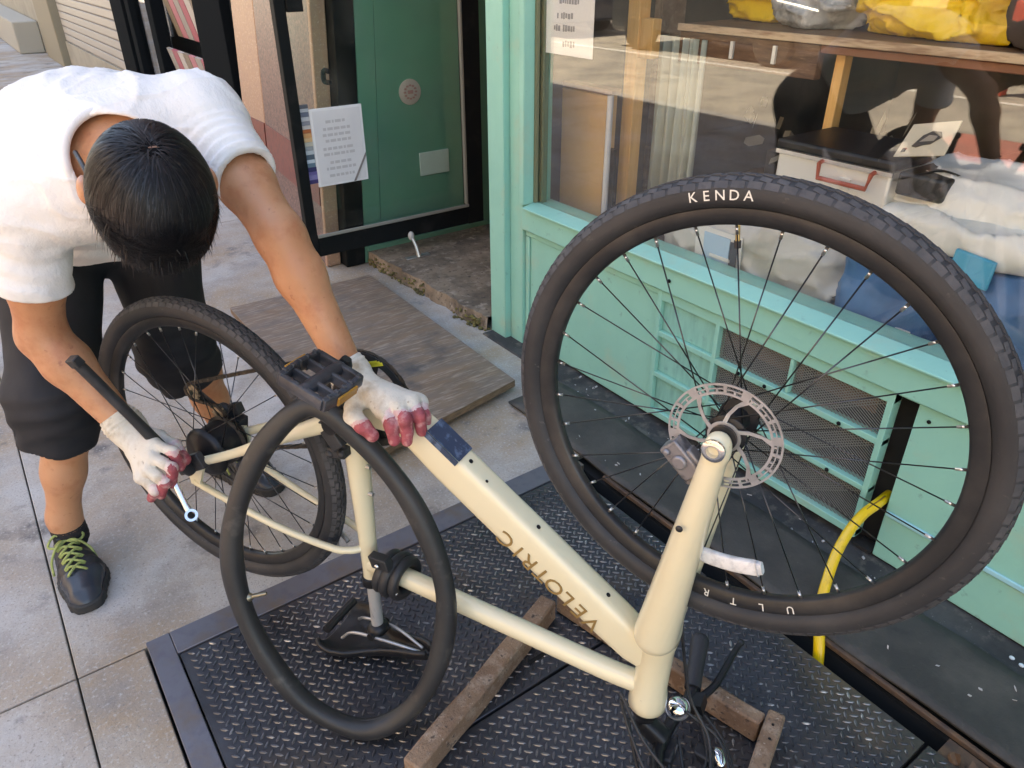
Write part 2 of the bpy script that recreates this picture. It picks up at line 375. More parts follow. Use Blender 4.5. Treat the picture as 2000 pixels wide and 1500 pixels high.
for (y0, y1) in ((.838, 1.374), (.268, .832), (-1.2, .262)):
    leaf = hp(MB().box(.0555, 1.208, y0, y1, -.012, .002), 'door_leaf', m_plate, bevel=.0015, seg=1)
    lb = MB(); p = .0168
    q2 = math.sqrt(.5); nn = int(3 / p)
    for i in range(-nn, nn):
        for j in range(-nn, nn):
            x, y = .6 + (i - j) * p * q2, y0 + (i + j) * p * q2
            if .066 < x < 1.198 and y0 + .010 < y < y1 - .010 and y > -.35: lug(lb, x, y, PI / 4 if (i + j) % 2 else -PI / 4)
    o = lb.build('tread_lug', m_lug, leaf, origin=(.6, .6, 0), smooth=0, fixn=False); o['kind'] = 'stuff'
    hb = MB()
    hb.box(.68, .725, y0 + .045, y0 + .055, .0021, .0048)
    hb.build('lifting_slot', m_black_pit, leaf, origin=(.6, .6, 0))
# edge rail + mat + stone strip
rail = MB().box(1.266, 1.278, -1.2, 1.3, -.008, .007)
tag(rail.build('rusty_edge_rail', m_rust, bevel=.003, origin=(1.27, .6, 0)), 'thin rusty steel edge between the black gap and the dark rubber mat', 'metal edge')
b = MB().box(1.2, 1.262, -.3, .245, -.06, -.004)
for i in range(14): b.obox((1.23 + RNG.uniform(-.02, .02), RNG.uniform(-.05, .24), -.004 + RNG.uniform(0, .01)), unit(RNG.normal(size=3)) * .012, unit(RNG.normal(size=3)) * .008, (0, 0, .006))
tag(b.build('rusty_debris', m_rust, origin=(1.23, .1, 0)), 'rusty rubble at the near end of the gap beside the plate', 'rubble')
b = MB(); nx, ny = 8, 60; x0, x1, y0, y1 = 1.279, 1.512, -1.0, 1.80
vs = []; fs = []
for j in range(ny + 1):
    for i in range(nx + 1):
        x = x0 + (x1 - x0) * i / nx; y = y0 + (y1 - y0) * j / ny
        vs.append((x + .004 * math.sin(y * 9), y, .009 + .003 * math.sin(y * 7 + x * 20) + .002 * math.sin(y * 23)))
for j in range(ny):
    for i in range(nx): a = j * (nx + 1) + i; fs.append((a, a + 1, a + nx + 2, a + nx + 1))
b.add(vs, fs)
o = b.build('rubber_mat', m_mat, origin=(1.4, .6, 0), smooth=180); sm = o.modifiers.new('thick', 'SOLIDIFY'); sm.thickness = .008; sm.offset = -1
tag(o, 'long dark rubber mat strip on the ground in front of the mint shopfront', 'mat')
b = MB().box(1.514, 1.66, -3, 2.32, -.05, .006)
st = b.build('stone_strip', m_curb, bevel=.006); tag(st, kind='structure')
b = MB()
for i in range(60):
    x, y = RNG.uniform(1.30, 1.6), RNG.uniform(.15, 1.9); z = .008 if x > 1.514 else .014
    s = RNG.uniform(.0014, .0038); b.obox((x, y, z + s * .4), unit((RNG.normal(), RNG.normal(), .2)) * s * 1.4, unit((RNG.normal(), RNG.normal(), 0)) * s * .8, (0, 0, s * .5))
o = b.build('grit', mat('grit_pale', (.42, .41, .40), .8)); o['kind'] = 'stuff'
b = MB(); 
for (x, y) in ((1.552, .240), (1.556, .262)): b.ell((x, y, .010), .0045, .006, .0045)
tag(b.build('glass_bead', mat('wet_pebble', (.55, .65, .7), .1), origin=(1.557, .25, .01)), 'two shiny wet pebbles on the stone strip near the right edge', 'pebbles')

# ================================================================== SHOPFRONT (mint painted timber)
SO = (1.6, 1.4, 0)
shop = thing('shopfront', 'mint green painted timber shopfront with a large display window', 'shopfront', SO)
def sp(mb, name, m, parent=None, **k): return mb.build(name, m, parent or shop, origin=SO, **k)
b = MB(); b.box(1.565, 1.70, 2.225, 2.325, .0, 3.0); b.box(1.592, 1.70, 2.145, 2.2245, .0, 3.0); b.box(1.575, 1.70, 2.118, 2.1445, .578, 3.0)
sp(b, 'corner_post', m_mint, bevel=.004)
b = MB(); b.box(1.583, 1.70, -2.5, 2.142, .482, .566); sp(b, 'window_rail', m_mint, bevel=.006)
b = MB(); b.prism([(1.566, -2.5, .5675), (1.566, -2.5, .574), (1.61, -2.5, .583), (1.70, -2.5, .583), (1.70, -2.5, .5675)], (0, 4.616, 0)); sp(b, 'window_sill', m_mint, bevel=.002)
b = MB(); b.box(1.612, 1.64, 1.458, 2.143, .018, .4795); sp(b, 'bulkhead_panel', m_mint, bevel=.003)
b = MB(); b.box(1.604, 1.6115, 1.452, 2.143, .455, .4795); b.box(1.604, 1.6115, 2.12, 2.143, .02, .454); sp(b, 'panel_moulding', m_mint, bevel=.003)
b = MB(); b.box(1.606, 1.64, -2.5, .632, .012, .4795); sp(b, 'bulkhead_panel', m_mint, bevel=.003)
b = MB(); b.box(1.5985, 1.6055, -2.5, .628, .148, .163); sp(b, 'panel_moulding', mat('pale_blue_strip', (.30, .60, .66), .5), bevel=.003)
b = MB(); b.box(1.60, 1.64, .635, .683, .012, .02); b.box(1.655, 1.66, .62, .70, .01, .48); sp(b, 'dark_gap', m_black_pit)
# vent frame
b = MB(); Z = [.035, .058, .178, .194, .322, .340, .446, .4795]
for z0, z1 in ((.036, .058), (.180, .196), (.324, .342), (.446, .4795)): b.box(1.598, 1.632, .684, 1.452, z0, z1)
for y0, y1 in ((.684, .700), (1.208, 1.222), (1.436, 1.4525)): b.box(1.5965, 1.6335, y0, y1, .034, .481)
for y, z0, z1 in ((.965, .343, .445),): b.box(1.600, 1.625, y - .005, y + .005, z0, z1)
vent = sp(b, 'vent_frame', m_mint, bevel=.002)
b = MB()
for z0, z1 in ((.0585, .1795), (.1965, .3235), (.3425, .4455)): b.box(1.612, 1.628, 1.2225, 1.4355, z0, z1)
sp(b, 'vent_blank', m_mint_d, vent, bevel=.002)
b = MB(); pitch = .0125
def lattice(y0, y1, z0, z1, x):
    H = z1 - z0; W = y1 - y0; sl = .62
    for sg in (1, -1):
        n = int((W + H / sl) / pitch) + 2
        for i in range(-1, n):
            ya = y0 + i * pitch - (H / sl if sg > 0 else 0)
            p = [(ya, z0), (ya + H / sl, z1)] if sg > 0 else [(ya, z1), (ya + H / sl, z0)]
            (ax_, az_), (bx_, bz_) = p; t0, t1 = 0, 1
            if ax_ < y0: t0 = (y0 - ax_) / (bx_ - ax_)
            if bx_ > y1: t1 = (y1 - ax_) / (bx_ - ax_)
            if t1 - t0 < .03: continue
            P0 = np.array((x, ax_ + (bx_ - ax_) * t0, az_ + (bz_ - az_) * t0)); P1 = np.array((x, ax_ + (bx_ - ax_) * t1, az_ + (bz_ - az_) * t1))
            b.beam(P0, P1, .0016, .0022, up=(1, 0, 0))
for z0, z1 in ((.0585, .1795), (.1965, .3235), (.3425, .4455)): lattice(.7005, 1.2075, z0, z1, 1.616); 
o = sp(b, 'vent_mesh', mat('vent_mesh_grey', (.27, .28, .26), .5, .2), vent, smooth=0, fixn=False); o['kind'] = 'stuff'
b = MB(); b.box(1.70, 1.705, .66, 1.46, .0, .48); b.box(1.645, 1.70, .72, .74, .06, .44); b.box(1.65, 1.69, .93, .955, .06, .44); b.box(1.645, 1.66, 1.15, 1.165, .06, .44); sp(b, 'vent_duct', mat('duct_dark', (.018, .017, .016), .7), vent)
b = MB()
for z in (.187, .333):
    for y in (1.03, .80, 1.12): b.ell((1.596, y, z), .004, .006, .006, 8, 6)
b.ell((1.581, 1.40, .525), .003, .006, .006); b.ell((1.604, .60, .44), .003, .005, .005)
sp(b, 'screw', m_blackmetal, vent)['kind'] = 'stuff'
# glass
sp(MB().box(1.632, 1.638, -2.5, 2.1175, .5835, 2.7), 'window_pane', m_glass, smooth=0)
b = MB(); b.box(1.618, 1.6315, 2.105, 2.1175, .5838, 2.7); b.box(1.6385, 1.66, 2.09, 2.1175, .5838, 2.7); sp(b, 'glazing_bead', mat('olive_bead', (.16, .17, .10), .6), bevel=.002)
b = MB(); b.box(1.575, 1.70, -2.5, 2.1178, 2.7005, 3.0); sp(b, 'fascia', m_mint, bevel=.004)

# building over the shop: blocks the high sun from behind
bl = thing('brick_building', 'brick building above the mint shopfront', 'building', (1.7, 0, 3))
def bp_(mb, name, m, **k): return mb.build(name, m, bl, origin=(1.7, 0, 3), **k)
bp_(MB().box(1.62, 9, -9, 3.345, 3.002, 8.4), 'upper_wall', m_brickwall)
b = MB(); b.box(4.3, 4.4, -9, 3.345, -.05, 3.0); b.box(1.7, 4.3, -9, -2.6, -.05, 3.0); b.box(1.7, 4.3, 2.328, 2.40, -.05, 3.0); bp_(b, 'inner_wall', mat('shop_inner_wall', (.13, .11, .085), .9, var=[((.07, .06, .05), 3, .4, .7)]))
bp_(MB().box(1.705, 4.3, -2.6, 2.327, -.04, .0), 'floor', mat('shop_floor', (.10, .08, .06), .8))
for y in (-5.5, -3, -.5, 1.8): bp_(MB().box(1.6, 1.619, y, y + 1.0, 4.2, 6.2), 'window', m_darkwin)

# ================================================================== ENTRANCE RECESS
b = MB(); n = 40; top = []; 
ys = np.linspace(2.33, 3.33, n); xf = 1.505 + .04 * (3.33 - ys) + np.array([.006 * math.sin(7 * i) + RNG.uniform(-.006, .006) for i in range(n)])
vs = [(x, y, .062) for x, y in zip(xf, ys)] + [(2.40, y, .062) for y in ys] + [(x - .008, y, -.01) for x, y in zip(xf, ys)]
fs = [(i, n + i, n + i + 1, i + 1) for i in range(n - 1)] + [(2 * n + i, i, i + 1, 2 * n + i + 1) for i in range(n - 1)]
b.add(vs, fs); tag(b.build('entrance_step', m_step, fixn=True), kind='structure')
b = MB()
for i in range(260):
    t = RNG.random(); y = 2.33 + t * .98; x = 1.498 + .04 * (3.33 - y) + RNG.normal() * .009; s = RNG.uniform(.002, .007)
    if vnoise(np.array([x, y * 1.0, 0.]), 6, 2) < -.25 and y < 3.1: continue
    b.ell((x, y, RNG.uniform(.0, .05) if RNG.random() < .6 else .004), s * 1.5, s * 1.6, s, 6, 4)
o = b.build('moss', m_moss); o['kind'] = 'stuff'
LEAN = .065
def lean(mb, z0=.3):
    mb.v = [(x + LEAN * (z - z0), y, z) for x, y, z in mb.v]; return mb
gw = thing('green_side_wall', 'dark green painted panel wall of the doorway recess behind the glass door', 'wall', (1.9, 3.4, 0))
b = lean(MB().box(1.505, 1.598, 3.34, 3.42, .0, 3.0)); b.build('wall_panel', m_green, gw, origin=(1.9, 3.4, 0), bevel=.003)
b = lean(MB().box(1.6005, 2.36, 3.345, 3.42, .0, 3.0)); b.build('wall_panel', m_green, gw, origin=(1.9, 3.4, 0), bevel=.003)
MB().box(1.50, 2.36, 3.325, 3.3395, .063, .085).build('skirting', m_green, gw, origin=(1.9, 3.4, 0))
sw = thing('recess_back_wall', 'rough pinkish stone back wall of the doorway recess beside the mint post', 'wall', (2.4, 2.9, 0))
b = MB()
for k in range(17):
    z0 = .17 + k * .16; 
    for y0 in np.arange(2.3, 3.34, .26):
        yy = y0 + (k % 2) * .13; b.box(2.372 + RNG.uniform(0, .012), 2.5, max(2.3, yy + .004), min(3.30, yy + .255), z0 + .004, z0 + .155) if yy < 3.25 else None
b.build('stone', m_stone, sw, origin=(2.4, 2.9, 0), bevel=.006)['kind'] = 'stuff'
MB().box(2.388, 2.52, 2.3, 3.33, .0, 3.0).build('backing', m_stone, sw, origin=(2.4, 2.9, 0))
for k in range(3):
    for y0 in (2.62, 2.85, 3.08): MB().box(2.358 + RNG.uniform(0, .02), 2.387, y0 + (k % 2) * .08, y0 + .215 + (k % 2) * .08, .065 + k * .036, .098 + k * .036).build('brick', m_brick, sw, origin=(2.4, 2.9, 0), bevel=.004)
MB().box(2.27, 2.36, 3.262, 3.3245, .064, 3.0).build('door_jamb', mat('green_jamb', (.10, .18, .135), .5), sw, origin=(2.4, 2.9, 0), bevel=.003)
# glass door standing open
DO = (2.1, 3.2, .1)
dr = thing('glass_door', 'open black framed glass door with notices, in front of the dark green wall', 'door', DO)
def dp_(mb, name, m, parent=None, **k): return mb.build(name, m, parent or dr, origin=DO, **k)
b = MB(); b.box(1.147, 1.194, 3.178, 3.222, .150, 2.2); b.box(2.012, 2.105, 3.178, 3.222, .145, 2.2); b.box(1.1945, 2.0115, 3.18, 3.22, .147, .238); b.box(1.1945, 2.0115, 3.18, 3.22, 2.1, 2.2)
dp_(b, 'door_frame', m_blackmetal, bevel=.003)
b = MB(); b.box(1.1945, 2.0115, 3.17, 3.1795, .238, .252); b.box(1.998, 2.008, 3.172, 3.192, .2525, 2.1); dp_(b, 'glazing_bead', mat('grey_bead', (.30, .30, .27), .5, .3), bevel=.001)
dp_(MB().box(1.1945, 1.9975, 3.197, 3.203, .2525, 2.1), 'door_pane', m_dglass, smooth=0)
b = MB(); b.box(1.1945, 1.262, 3.165, 3.1965, 1.165, 1.40); dp_(b, 'lock_case', m_blackmetal, bevel=.003)
b = MB(); b.tube(spline([(1.36, 3.215, .93), (1.345, 3.24, .93), (1.345, 3.245, .89), (1.36, 3.22, .885)], 5), .011, 8); dp_(b, 'knob', m_blackmetal)
# things on the door
pw = mat('notice_paper', (.70, .71, .72), .6, var=[((.62, .63, .65), 4, .4, .7)]); ink = mat('faded_ink', (.50, .50, .51), .7)
t = thing('door_notice', 'white A4 notice in a clear sleeve taped on the glass door', 'notice', (1.35, 3.19, .46))
b = MB(); b.box(1.236, 1.478, 3.187, 3.1955, .462, .792); b.build('sleeve', mat('sleeve_white', (.76, .78, .79), .35), t, origin=(1.35, 3.19, .46), bevel=.001)
b = MB(); b.box(1.246, 1.468, 3.1855, 3.1867, .472, .782); b.build('sheet', pw, t, origin=(1.35, 3.19, .46))
b = MB()
for k, (w, z) in enumerate([(.10, .735), (.13, .705), (.14, .68), (.12, .655), (.15, .622), (.15, .598), (.10, .562), (.14, .536), (.12, .505)]):
    x = 1.352 - w / 2
    while x < 1.352 + w / 2 - .01:
        l = RNG.uniform(.008, .028); b.box(x, min(x + l, 1.352 + w / 2), 3.1845, 3.1853, z - .006, z + .006); x += l + .006
b.build('print_line', ink, t, origin=(1.35, 3.19, .46))['kind'] = 'stuff'
b = MB(); b.prism([(1.404, 3.1835, .466), (1.414, 3.1835, .466), (1.474, 3.1835, .57), (1.474, 3.1835, .585)], (0, -.003, 0)); b.build('fold_shadow_strip', mat('fold_shadow_grey', (.22, .2, .19), .6), t, origin=(1.35, 3.19, .46))  # dark strip painted in as the shadow line of the notice's folded corner
cols = [(.10, .11, .13), (.42, .46, .5), (.14, .16, .22), (.5, .52, .55), (.25, .26, .3), (.55, .52, .5), (.45, .14, .05), (.62, .33, .14), (.62, .42, .22), (.5, .48, .4), (.3, .34, .36), (.46, .52, .55), (.08, .12, .16), (.5, .6, .68), (.12, .2, .26), (.03, .03, .12), (.14, .12, .32), (.22, .2, .42), (.05, .04, .15)]
t = thing('sticker_strip', 'column of small coloured stickers on the glass beside the black door stile', 'stickers', (1.22, 3.19, .47)); z = .815
for i, c in enumerate(cols):
    h = RNG.uniform(.013, .022); MB().box(1.1955, 1.2335 if i < 15 else 1.2355, 3.188, 3.1955, z - h, z - .0008).build('sticker', mat('sticker_%d' % i, c, .4), t, origin=(1.22, 3.19, .47)); z -= h
t = thing('round_badge', 'round pinkish badge on the dark green wall seen through the door', 'badge', (1.80, 3.34, .79)); O = (1.80, 3.34, .79)
MB().lathe([(0, 0), (.058, 0), (.058, .006), (.052, .008), (0, .008)], (1.808, 3.3445, .79), (0, -1, 0), 36).build('disc', mat('badge_pink', (.50, .40, .36), .5), t, origin=O)
b = MB()
for a in range(0, 360, 30): b.obox((1.808 + .03 * math.cos(math.radians(a)), 3.3355, .79 + .03 * math.sin(math.radians(a))), (.006, 0, 0), (0, .0008, 0), (0, 0, .004))
b.obox((1.808, 3.3355, .79), (.014, 0, 0), (0, .0008, 0), (0, 0, .008)); b.build('print', mat('badge_print', (.42, .20, .19), .6), t, origin=O)
tag(MB().box(1.835, 2.005, 3.336, 3.3445, .385, .500).build('white_plate', mat('white_plate_plastic', (.52, .58, .53), .5), origin=(1.92, 3.34, .44), bevel=.003), 'small white blank plate low on the dark green wall', 'wall plate')
t = thing('door_stop', 'pale metal door stop standing on the concrete step before the glass door', 'door stop', (1.665, 3.13, .062)); O = (1.665, 3.13, .062); msl = mat('dull_silver', (.55, .54, .52), .35, .8)
MB().tube([(1.665, 3.10, .066), (1.66, 3.115, .12), (1.652, 3.13, .155)], [.010, .009, .008], 8).build('post', msl, t, origin=O)
MB().ell((1.648, 3.135, .168), .016, .014, .022).build('head', mat('pale_rubber', (.5, .5, .48), .6), t, origin=O)
MB().box(1.60, 1.73, 3.10, 3.13, .0625, .068).build('base', msl, t, origin=O, bevel=.002)

# ================================================================== NEIGHBOURING FRONTS ALONG THE STREET
nb = thing('neighbour_building', 'neighbouring granite fronted building beyond the green doorway wall', 'building', (1.5, 4.2, 0)); NO = (1.5, 4.2, 0)
def np_(mb, name, m, parent=None, **k): return mb.build(name, m, parent or nb, origin=NO, **k)
np_(lean(MB().box(1.402, 1.503, 3.335, 3.43, .0, 3.0)), 'black_pilaster', m_blackmetal, bevel=.006)
np_(lean(MB().box(1.36, 1.50, 3.4305, 3.452, .0, 3.0)), 'edge_trim', mat('grey_trim', (.17, .16, .14), .6))
np_(lean(MB().box(1.325, 1.3995, 3.40, 3.43, .0, 3.0)), 'tan_pilaster', m_granite_tan, bevel=.006)
b = lean(MB().prism([(1.328, 3.4305, .0), (1.43, 4.42, .0), (1.6, 4.42, .0), (1.6, 3.4535, .0)], (0, 0, 3.0))); np_(b, 'granite_panel', m_granite_red, bevel=.003)
b = lean(MB().prism([(1.3255, 3.44, .30), (1.4255, 4.415, .30), (1.5, 4.4, .30), (1.5, 3.46, .30)], (0, 0, .22))); np_(b, 'stone_band', m_redstone)
b = lean(MB().box(1.43, 1.62, 4.425, 4.80, .0, 3.0)); np_(b, 'tan_pilaster', m_granite_tan, bevel=.008)
b = lean(MB().box(1.424, 1.43, 4.43, 4.79, .30, .52)); np_(b, 'stone_band', m_redstone)
np_(MB().box(1.66, 9, 3.425, 40, 2.9, 8.4), 'upper_wall', m_brickwall)
np_(MB().box(2.3, 2.4, 3.5, 12, .0, 2.9), 'inner_wall', mat('kiosk_inner', (.2, .19, .18), .8))
for (y0, y1) in ((4.82, 4.95), (5.15, 5.75), (6.95, 7.12), (7.75, 7.9), (8.05, 8.55)):
    np_(MB().box(1.52, 1.62, y0, y1, .0, 2.9), 'shopfront_post', mat('dark_shop_post', (.008, .010, .012), .9, spec=.03), bevel=.006)
np_(MB().box(1.53, 1.63, 4.8, 8.6, .0, .30), 'stall_riser', mat('riser_grey', (.12, .12, .12), .6), bevel=.004)
b = MB(); b.box(1.565, 1.571, 7.12, 7.75, .30, 2.9); np_(b, 'window_pane', glass_mat('kiosk_glass', ior=1.5), smooth=0)
t = thing('magazine_rack', 'pink and white magazines standing in the neighbouring shop window', 'magazines', (1.75, 6.1, .3))
for i in range(14):
    c = [(.42, .12, .15), (.35, .33, .30), (.5, .2, .23), (.25, .2, .14), (.5, .47, .43)][i % 5]
    MB().obox((1.60 + .03 * (i // 7), 5.85 + (i % 7) * .155, .54 + .42 * (i // 7)), (.010, 0, .003), (0, .070, 0), (-.04, 0, .17)).build('magazine', mat('magazine_%d' % (i % 5), c, .4), t, origin=(1.75, 6.1, .3))
MB().box(1.60, 1.95, 5.8, 6.9, .3, .36).build('shelf', m_blackmetal, t, origin=(1.75, 6.1, .3))
b = MB()
for i in range(12): b.box(1.62 + .04 * (i % 3), 1.64 + .04 * (i % 3), 7.14 + i * .05, 7.185 + i * .05, .35 + .2 * (i % 3), .55 + .25 * (i % 3))
tag(b.build('poster_stack', mat('grey_print', (.33, .34, .36), .5, var=[((.12, .13, .15), 25, .45, .6)]), origin=(1.65, 7.2, .35)), 'grey printed cards filling the next window pane', 'cards')
np_(MB().box(1.56, 1.66, 8.56, 12.4, .0, 2.9), 'shutter', m_greyrender)
for z in np.arange(.35, 2.9, .09): np_(MB().box(1.545, 1.5595, 8.6, 12.3, z, z + .075), 'shutter_slat', mat('shutter_slat_paint', (.38, .36, .33), .5, .2), bevel=.004)
np_(MB().box(1.535, 1.5595, 8.58, 12.35, .0, .33), 'plinth', m_bark)
np_(MB().box(1.45, 1.66, 12.4, 13.9, .0, 2.9), 'beige_pier', mat('beige_pier', (.27, .24, .17), .8), bevel=.01)
np_(MB().box(1.50, 1.66, 13.95, 40, .0, 2.9), 'rendered_wall', m_bark)
np_(MB().box(1.15, 1.4995, 14.5, 40, .0, .45), 'low_plinth', mat('beige_plinth', (.40, .38, .32), .85), bevel=.02)
t = thing('cardboard_box', 'small open cardboard box by the shutter on the far pavement', 'box', (1.4, 9.6, 0))
MB().box(1.32, 1.50, 9.3, 9.75, .0, .22).build('carton', mat('carton', (.42, .30, .17), .8), t, origin=(1.4, 9.6, 0), bevel=.004)
MB().obox((1.30, 9.52, .25), (.05, 0, .03), (0, .2, 0), (0, 0, .002)).build('flap', mat('carton', (.4, .3, .17)), t, origin=(1.4, 9.6, 0))

# ------------------------------------------------------------------ across the street (seen only in the window reflection)
ob = thing('opposite_building', 'sunlit cream building across the street', 'building', (-11, 4, 0)); OO = (-11, 4, 0)
MB().box(-16, -10.6, -20, 40, .0, 9).build('facade', m_cream_wall, ob, origin=OO)
for y in np.arange(-18, 38, 2.6):
    for z in (3.6, 6.3): MB().box(-10.6, -10.55, y, y + 1.1, z, z + 1.7).build('window', m_darkwin, ob, origin=OO)
    MB().box(-10.6, -10.5, y - .4, y + 1.5, .3, 2.6).build('shop_window', m_darkwin, ob, origin=OO)
bar = thing('road_barrier', 'red plastic road barrier across the street', 'barrier', (-6.6, 3.6, -.12))
for k in range(3): MB().box(-6.7, -6.6, 3.0, 4.2, .1 + k * .28, .3 + k * .28).build('rail', mat('red_plastic', (.55, .08, .05), .5), bar, origin=(-6.6, 3.6, -.12), bevel=.01)
for y in (3.1, 4.1): MB().box(-6.72, -6.58, y - .04, y + .04, -.12, .85).build('post', mat('red_plastic', (.55, .08, .05), .5), bar, origin=(-6.6, 3.6, -.12), bevel=.01)
# parked car across the road, real body with wheels
def car(x, y, c, label):
    O = (x, y, -.12); t = thing('parked_car', label, 'car', O, group='cars parked across the street')
    prof = [(-2.1, .25), (-2.15, .6), (-2.0, .8), (-1.3, .88), (-.75, 1.38), (.75, 1.42), (1.5, .95), (2.1, .85), (2.15, .5), (2.1, .25)]
    P = [(x - .82, y + a, -.12 + z) for a, z in prof]; MB().prism(P, (1.64, 0, 0)).build('body', mat('car_%s' % c[0], c[1], .25, .3, coat=.5), t, origin=O, bevel=.08)
    for sx in (-.823, .823): MB().prism([(x + sx, y - 1.1, .78), (x + sx, y - .68, 1.2), (x + sx, y + .7, 1.23), (x + sx, y + 1.3, .83)], (.006 * np.sign(sx), 0, 0)).build('side_window', m_darkwin, t, origin=O)
    for sy in (-1.35, 1.35):
        for sx in (-.8, .8): MB().lathe([(0, -.1), (.2, -.1), (.32, -.09), (.33, 0), (.32, .09), (.2, .1), (0, .1)], (x + sx, y + sy, .205), (1, 0, 0), 24).build('wheel', m_mat, t, origin=O)
car(-7.4, 8.6, ('grey', (.06, .065, .07)), 'dark grey car parked across the street, the nearer of two')
car(-7.4, 14.2, ('blue', (.05, .07, .12)), 'dark blue car parked across the street, the farther of two')
# ================================================================== THINGS BEHIND THE SHOP WINDOW
m_pinebeam = mat('old_brown_timber', (.20, .11, .06), .75, var=[((.11, .06, .035), 12, .4, .65, (8, 1, 8)), ((.3, .19, .11), 30, .58, .72, (8, 1, 8))], bump=[(30, .3, (8, 1, 8))])
m_pine = mat('orange_pine', (.86, .52, .19), .55, var=[((.74, .41, .13), 7, .4, .7, (6, 6, .6)), ((.88, .58, .25), 30, .55, .7, (8, 8, .5))], bump=[(20, .1, (6, 6, .5))])
m_shelfw = mat('pale_shelf_edge', (.62, .47, .31), .7, var=[((.32, .2, .12), 10, .45, .65, (8, 1, 8))])
m_poly_w = mat('white_polythene', (.84, .85, .80), .32, var=[((.66, .68, .63), 5, .4, .7)], bump=[(9, .25)], spec=.6)
m_poly_g = mat('grey_polythene', (.56, .57, .53), .35, var=[((.44, .45, .42), 6, .4, .7), ((.52, .52, .48), 14, .6, .75)], bump=[(16, .3)], spec=.6)
m_blue = mat('blue_plastic', (.06, .18, .38), .4, var=[((.03, .09, .2), 6, .4, .7)], bump=[(18, .2)])
m_yellowbag = mat('yellow_plastic_bag', (.95, .66, .012), .38, var=[((.65, .36, .01), 9, .45, .7)], bump=[(34, .8), (12, .4)])
m_clear = mat('clear_wrap', (.45, .48, .49), .2, var=[((.25, .27, .28), 14, .45, .6), ((.75, .77, .78), 25, .6, .72)], bump=[(20, .8)])
m_carton = mat('brown_carton', (.68, .44, .20), .8, var=[((.60, .37, .16), 5, .4, .7)])
m_alu = mat('aluminium', (.82, .83, .80), .35, .3)
m_blackpl = mat('black_plastic', (.018, .018, .019), .45, var=[((.035, .035, .035), 20, .5, .7)], bump=[(150, .1)])
m_cloth = mat('pale_green_curtain', (.50, .54, .44), .9, bump=[(60, .2)])

def bag(name, label, cat, c, r, m, seed, amp=.03, fr=9, h=.012, p=3, group=None):
    c = V3(c); r = V3(r)
    def fn(P):
        q = np.abs(P - c) / r; d = ((q ** p).sum(-1) ** (1 / p) - 1) * r.min()
        Q = P + .03 * np.stack([vnoise(P, 7, seed + 5), vnoise(P, 7, seed + 6), vnoise(P, 7, seed + 7)], -1); st_ = V3((1, .55, 1.15))
        d = d + amp * .7 * vnoise(Q * st_, fr * .7, seed) - amp * .75 * ridge(Q * st_, fr * 1.1, seed + 1, 2) - amp * .35 * ridge(Q * st_[::-1], fr * 2.2, seed + 3, 3)
        return np.maximum(d, c[2] - r[2] - P[..., 2])
    o = sdf_obj(name, fn, c - r - .05, c + r + .05, h, m, origin=(c[0], c[1], c[2] - r[2])); return tag(o, label, cat, group)

tag(MB().box(1.665, 3.2, -2.4, 2.30, .36, .44).build('display_platform', m_pinebeam, origin=(2, 0, .4), bevel=.004), 'low brown timber platform behind the shop window', 'platform')
tag(MB().box(1.662, 1.712, -1.2, 1.30, .4405, .535).build('timber_beam', m_pinebeam, origin=(1.69, .1, .44), bevel=.005), 'rough brown timber lying along the foot of the shop window', 'timber')
# grey bag with a printed label, crate behind it
bag('grey_bag', 'grey plastic bag with a white and blue label behind the window', 'bag', (1.86, 1.27, .585), (.13, .29, .145), m_poly_g, 4, .022, 8)
lb = thing('bag_label', 'white and pale blue printed label on the grey plastic bag', 'label', (1.71, 1.36, .56))
def lab(y0, y1, z0, z1, m, x=1.722, k=-.06): MB().prism([(x + k * (z0 - .5), y0, z0), (x + k * (z0 - .5), y1, z0), (x + k * (z1 - .5), y1, z1), (x + k * (z1 - .5), y0, z1)], (-.003, 0, 0)).build('print', m, lb, origin=(1.71, 1.36, .56))
lab(1.26, 1.43, .505, .67, mat('label_white', (.72, .73, .70), .5), 1.722); lab(1.30, 1.395, .515, .655, mat('label_blue', (.40, .58, .74), .5), 1.7185)
lab(1.27, 1.295, .56, .65, mat('label_dark', (.05, .06, .08), .5), 1.715)
for k in range(4): lab(1.28 + RNG.uniform(0, .02), 1.33 + RNG.uniform(0, .05), .52 + k * .022, .53 + k * .022, mat('label_white', (.7, .7, .7)), 1.715)
t = thing('red_crate', 'dark red plastic crate behind the grey bag', 'crate', (2.02, 1.12, .44)); O = (2.02, 1.12, .44); m_redp = mat('dark_red_plastic', (.20, .02, .018), .5)
for z in (.46, .56, .66, .74): MB().box(1.93, 2.16, .98, 1.24, z, z + .06).build('slat', m_redp, t, origin=O, bevel=.004)
for x in (1.925, 2.15):
    for y in (.97, 1.23): MB().box(x, x + .02, y, y + .02, .44, .80).build('corner', m_redp, t, origin=O, bevel=.003)
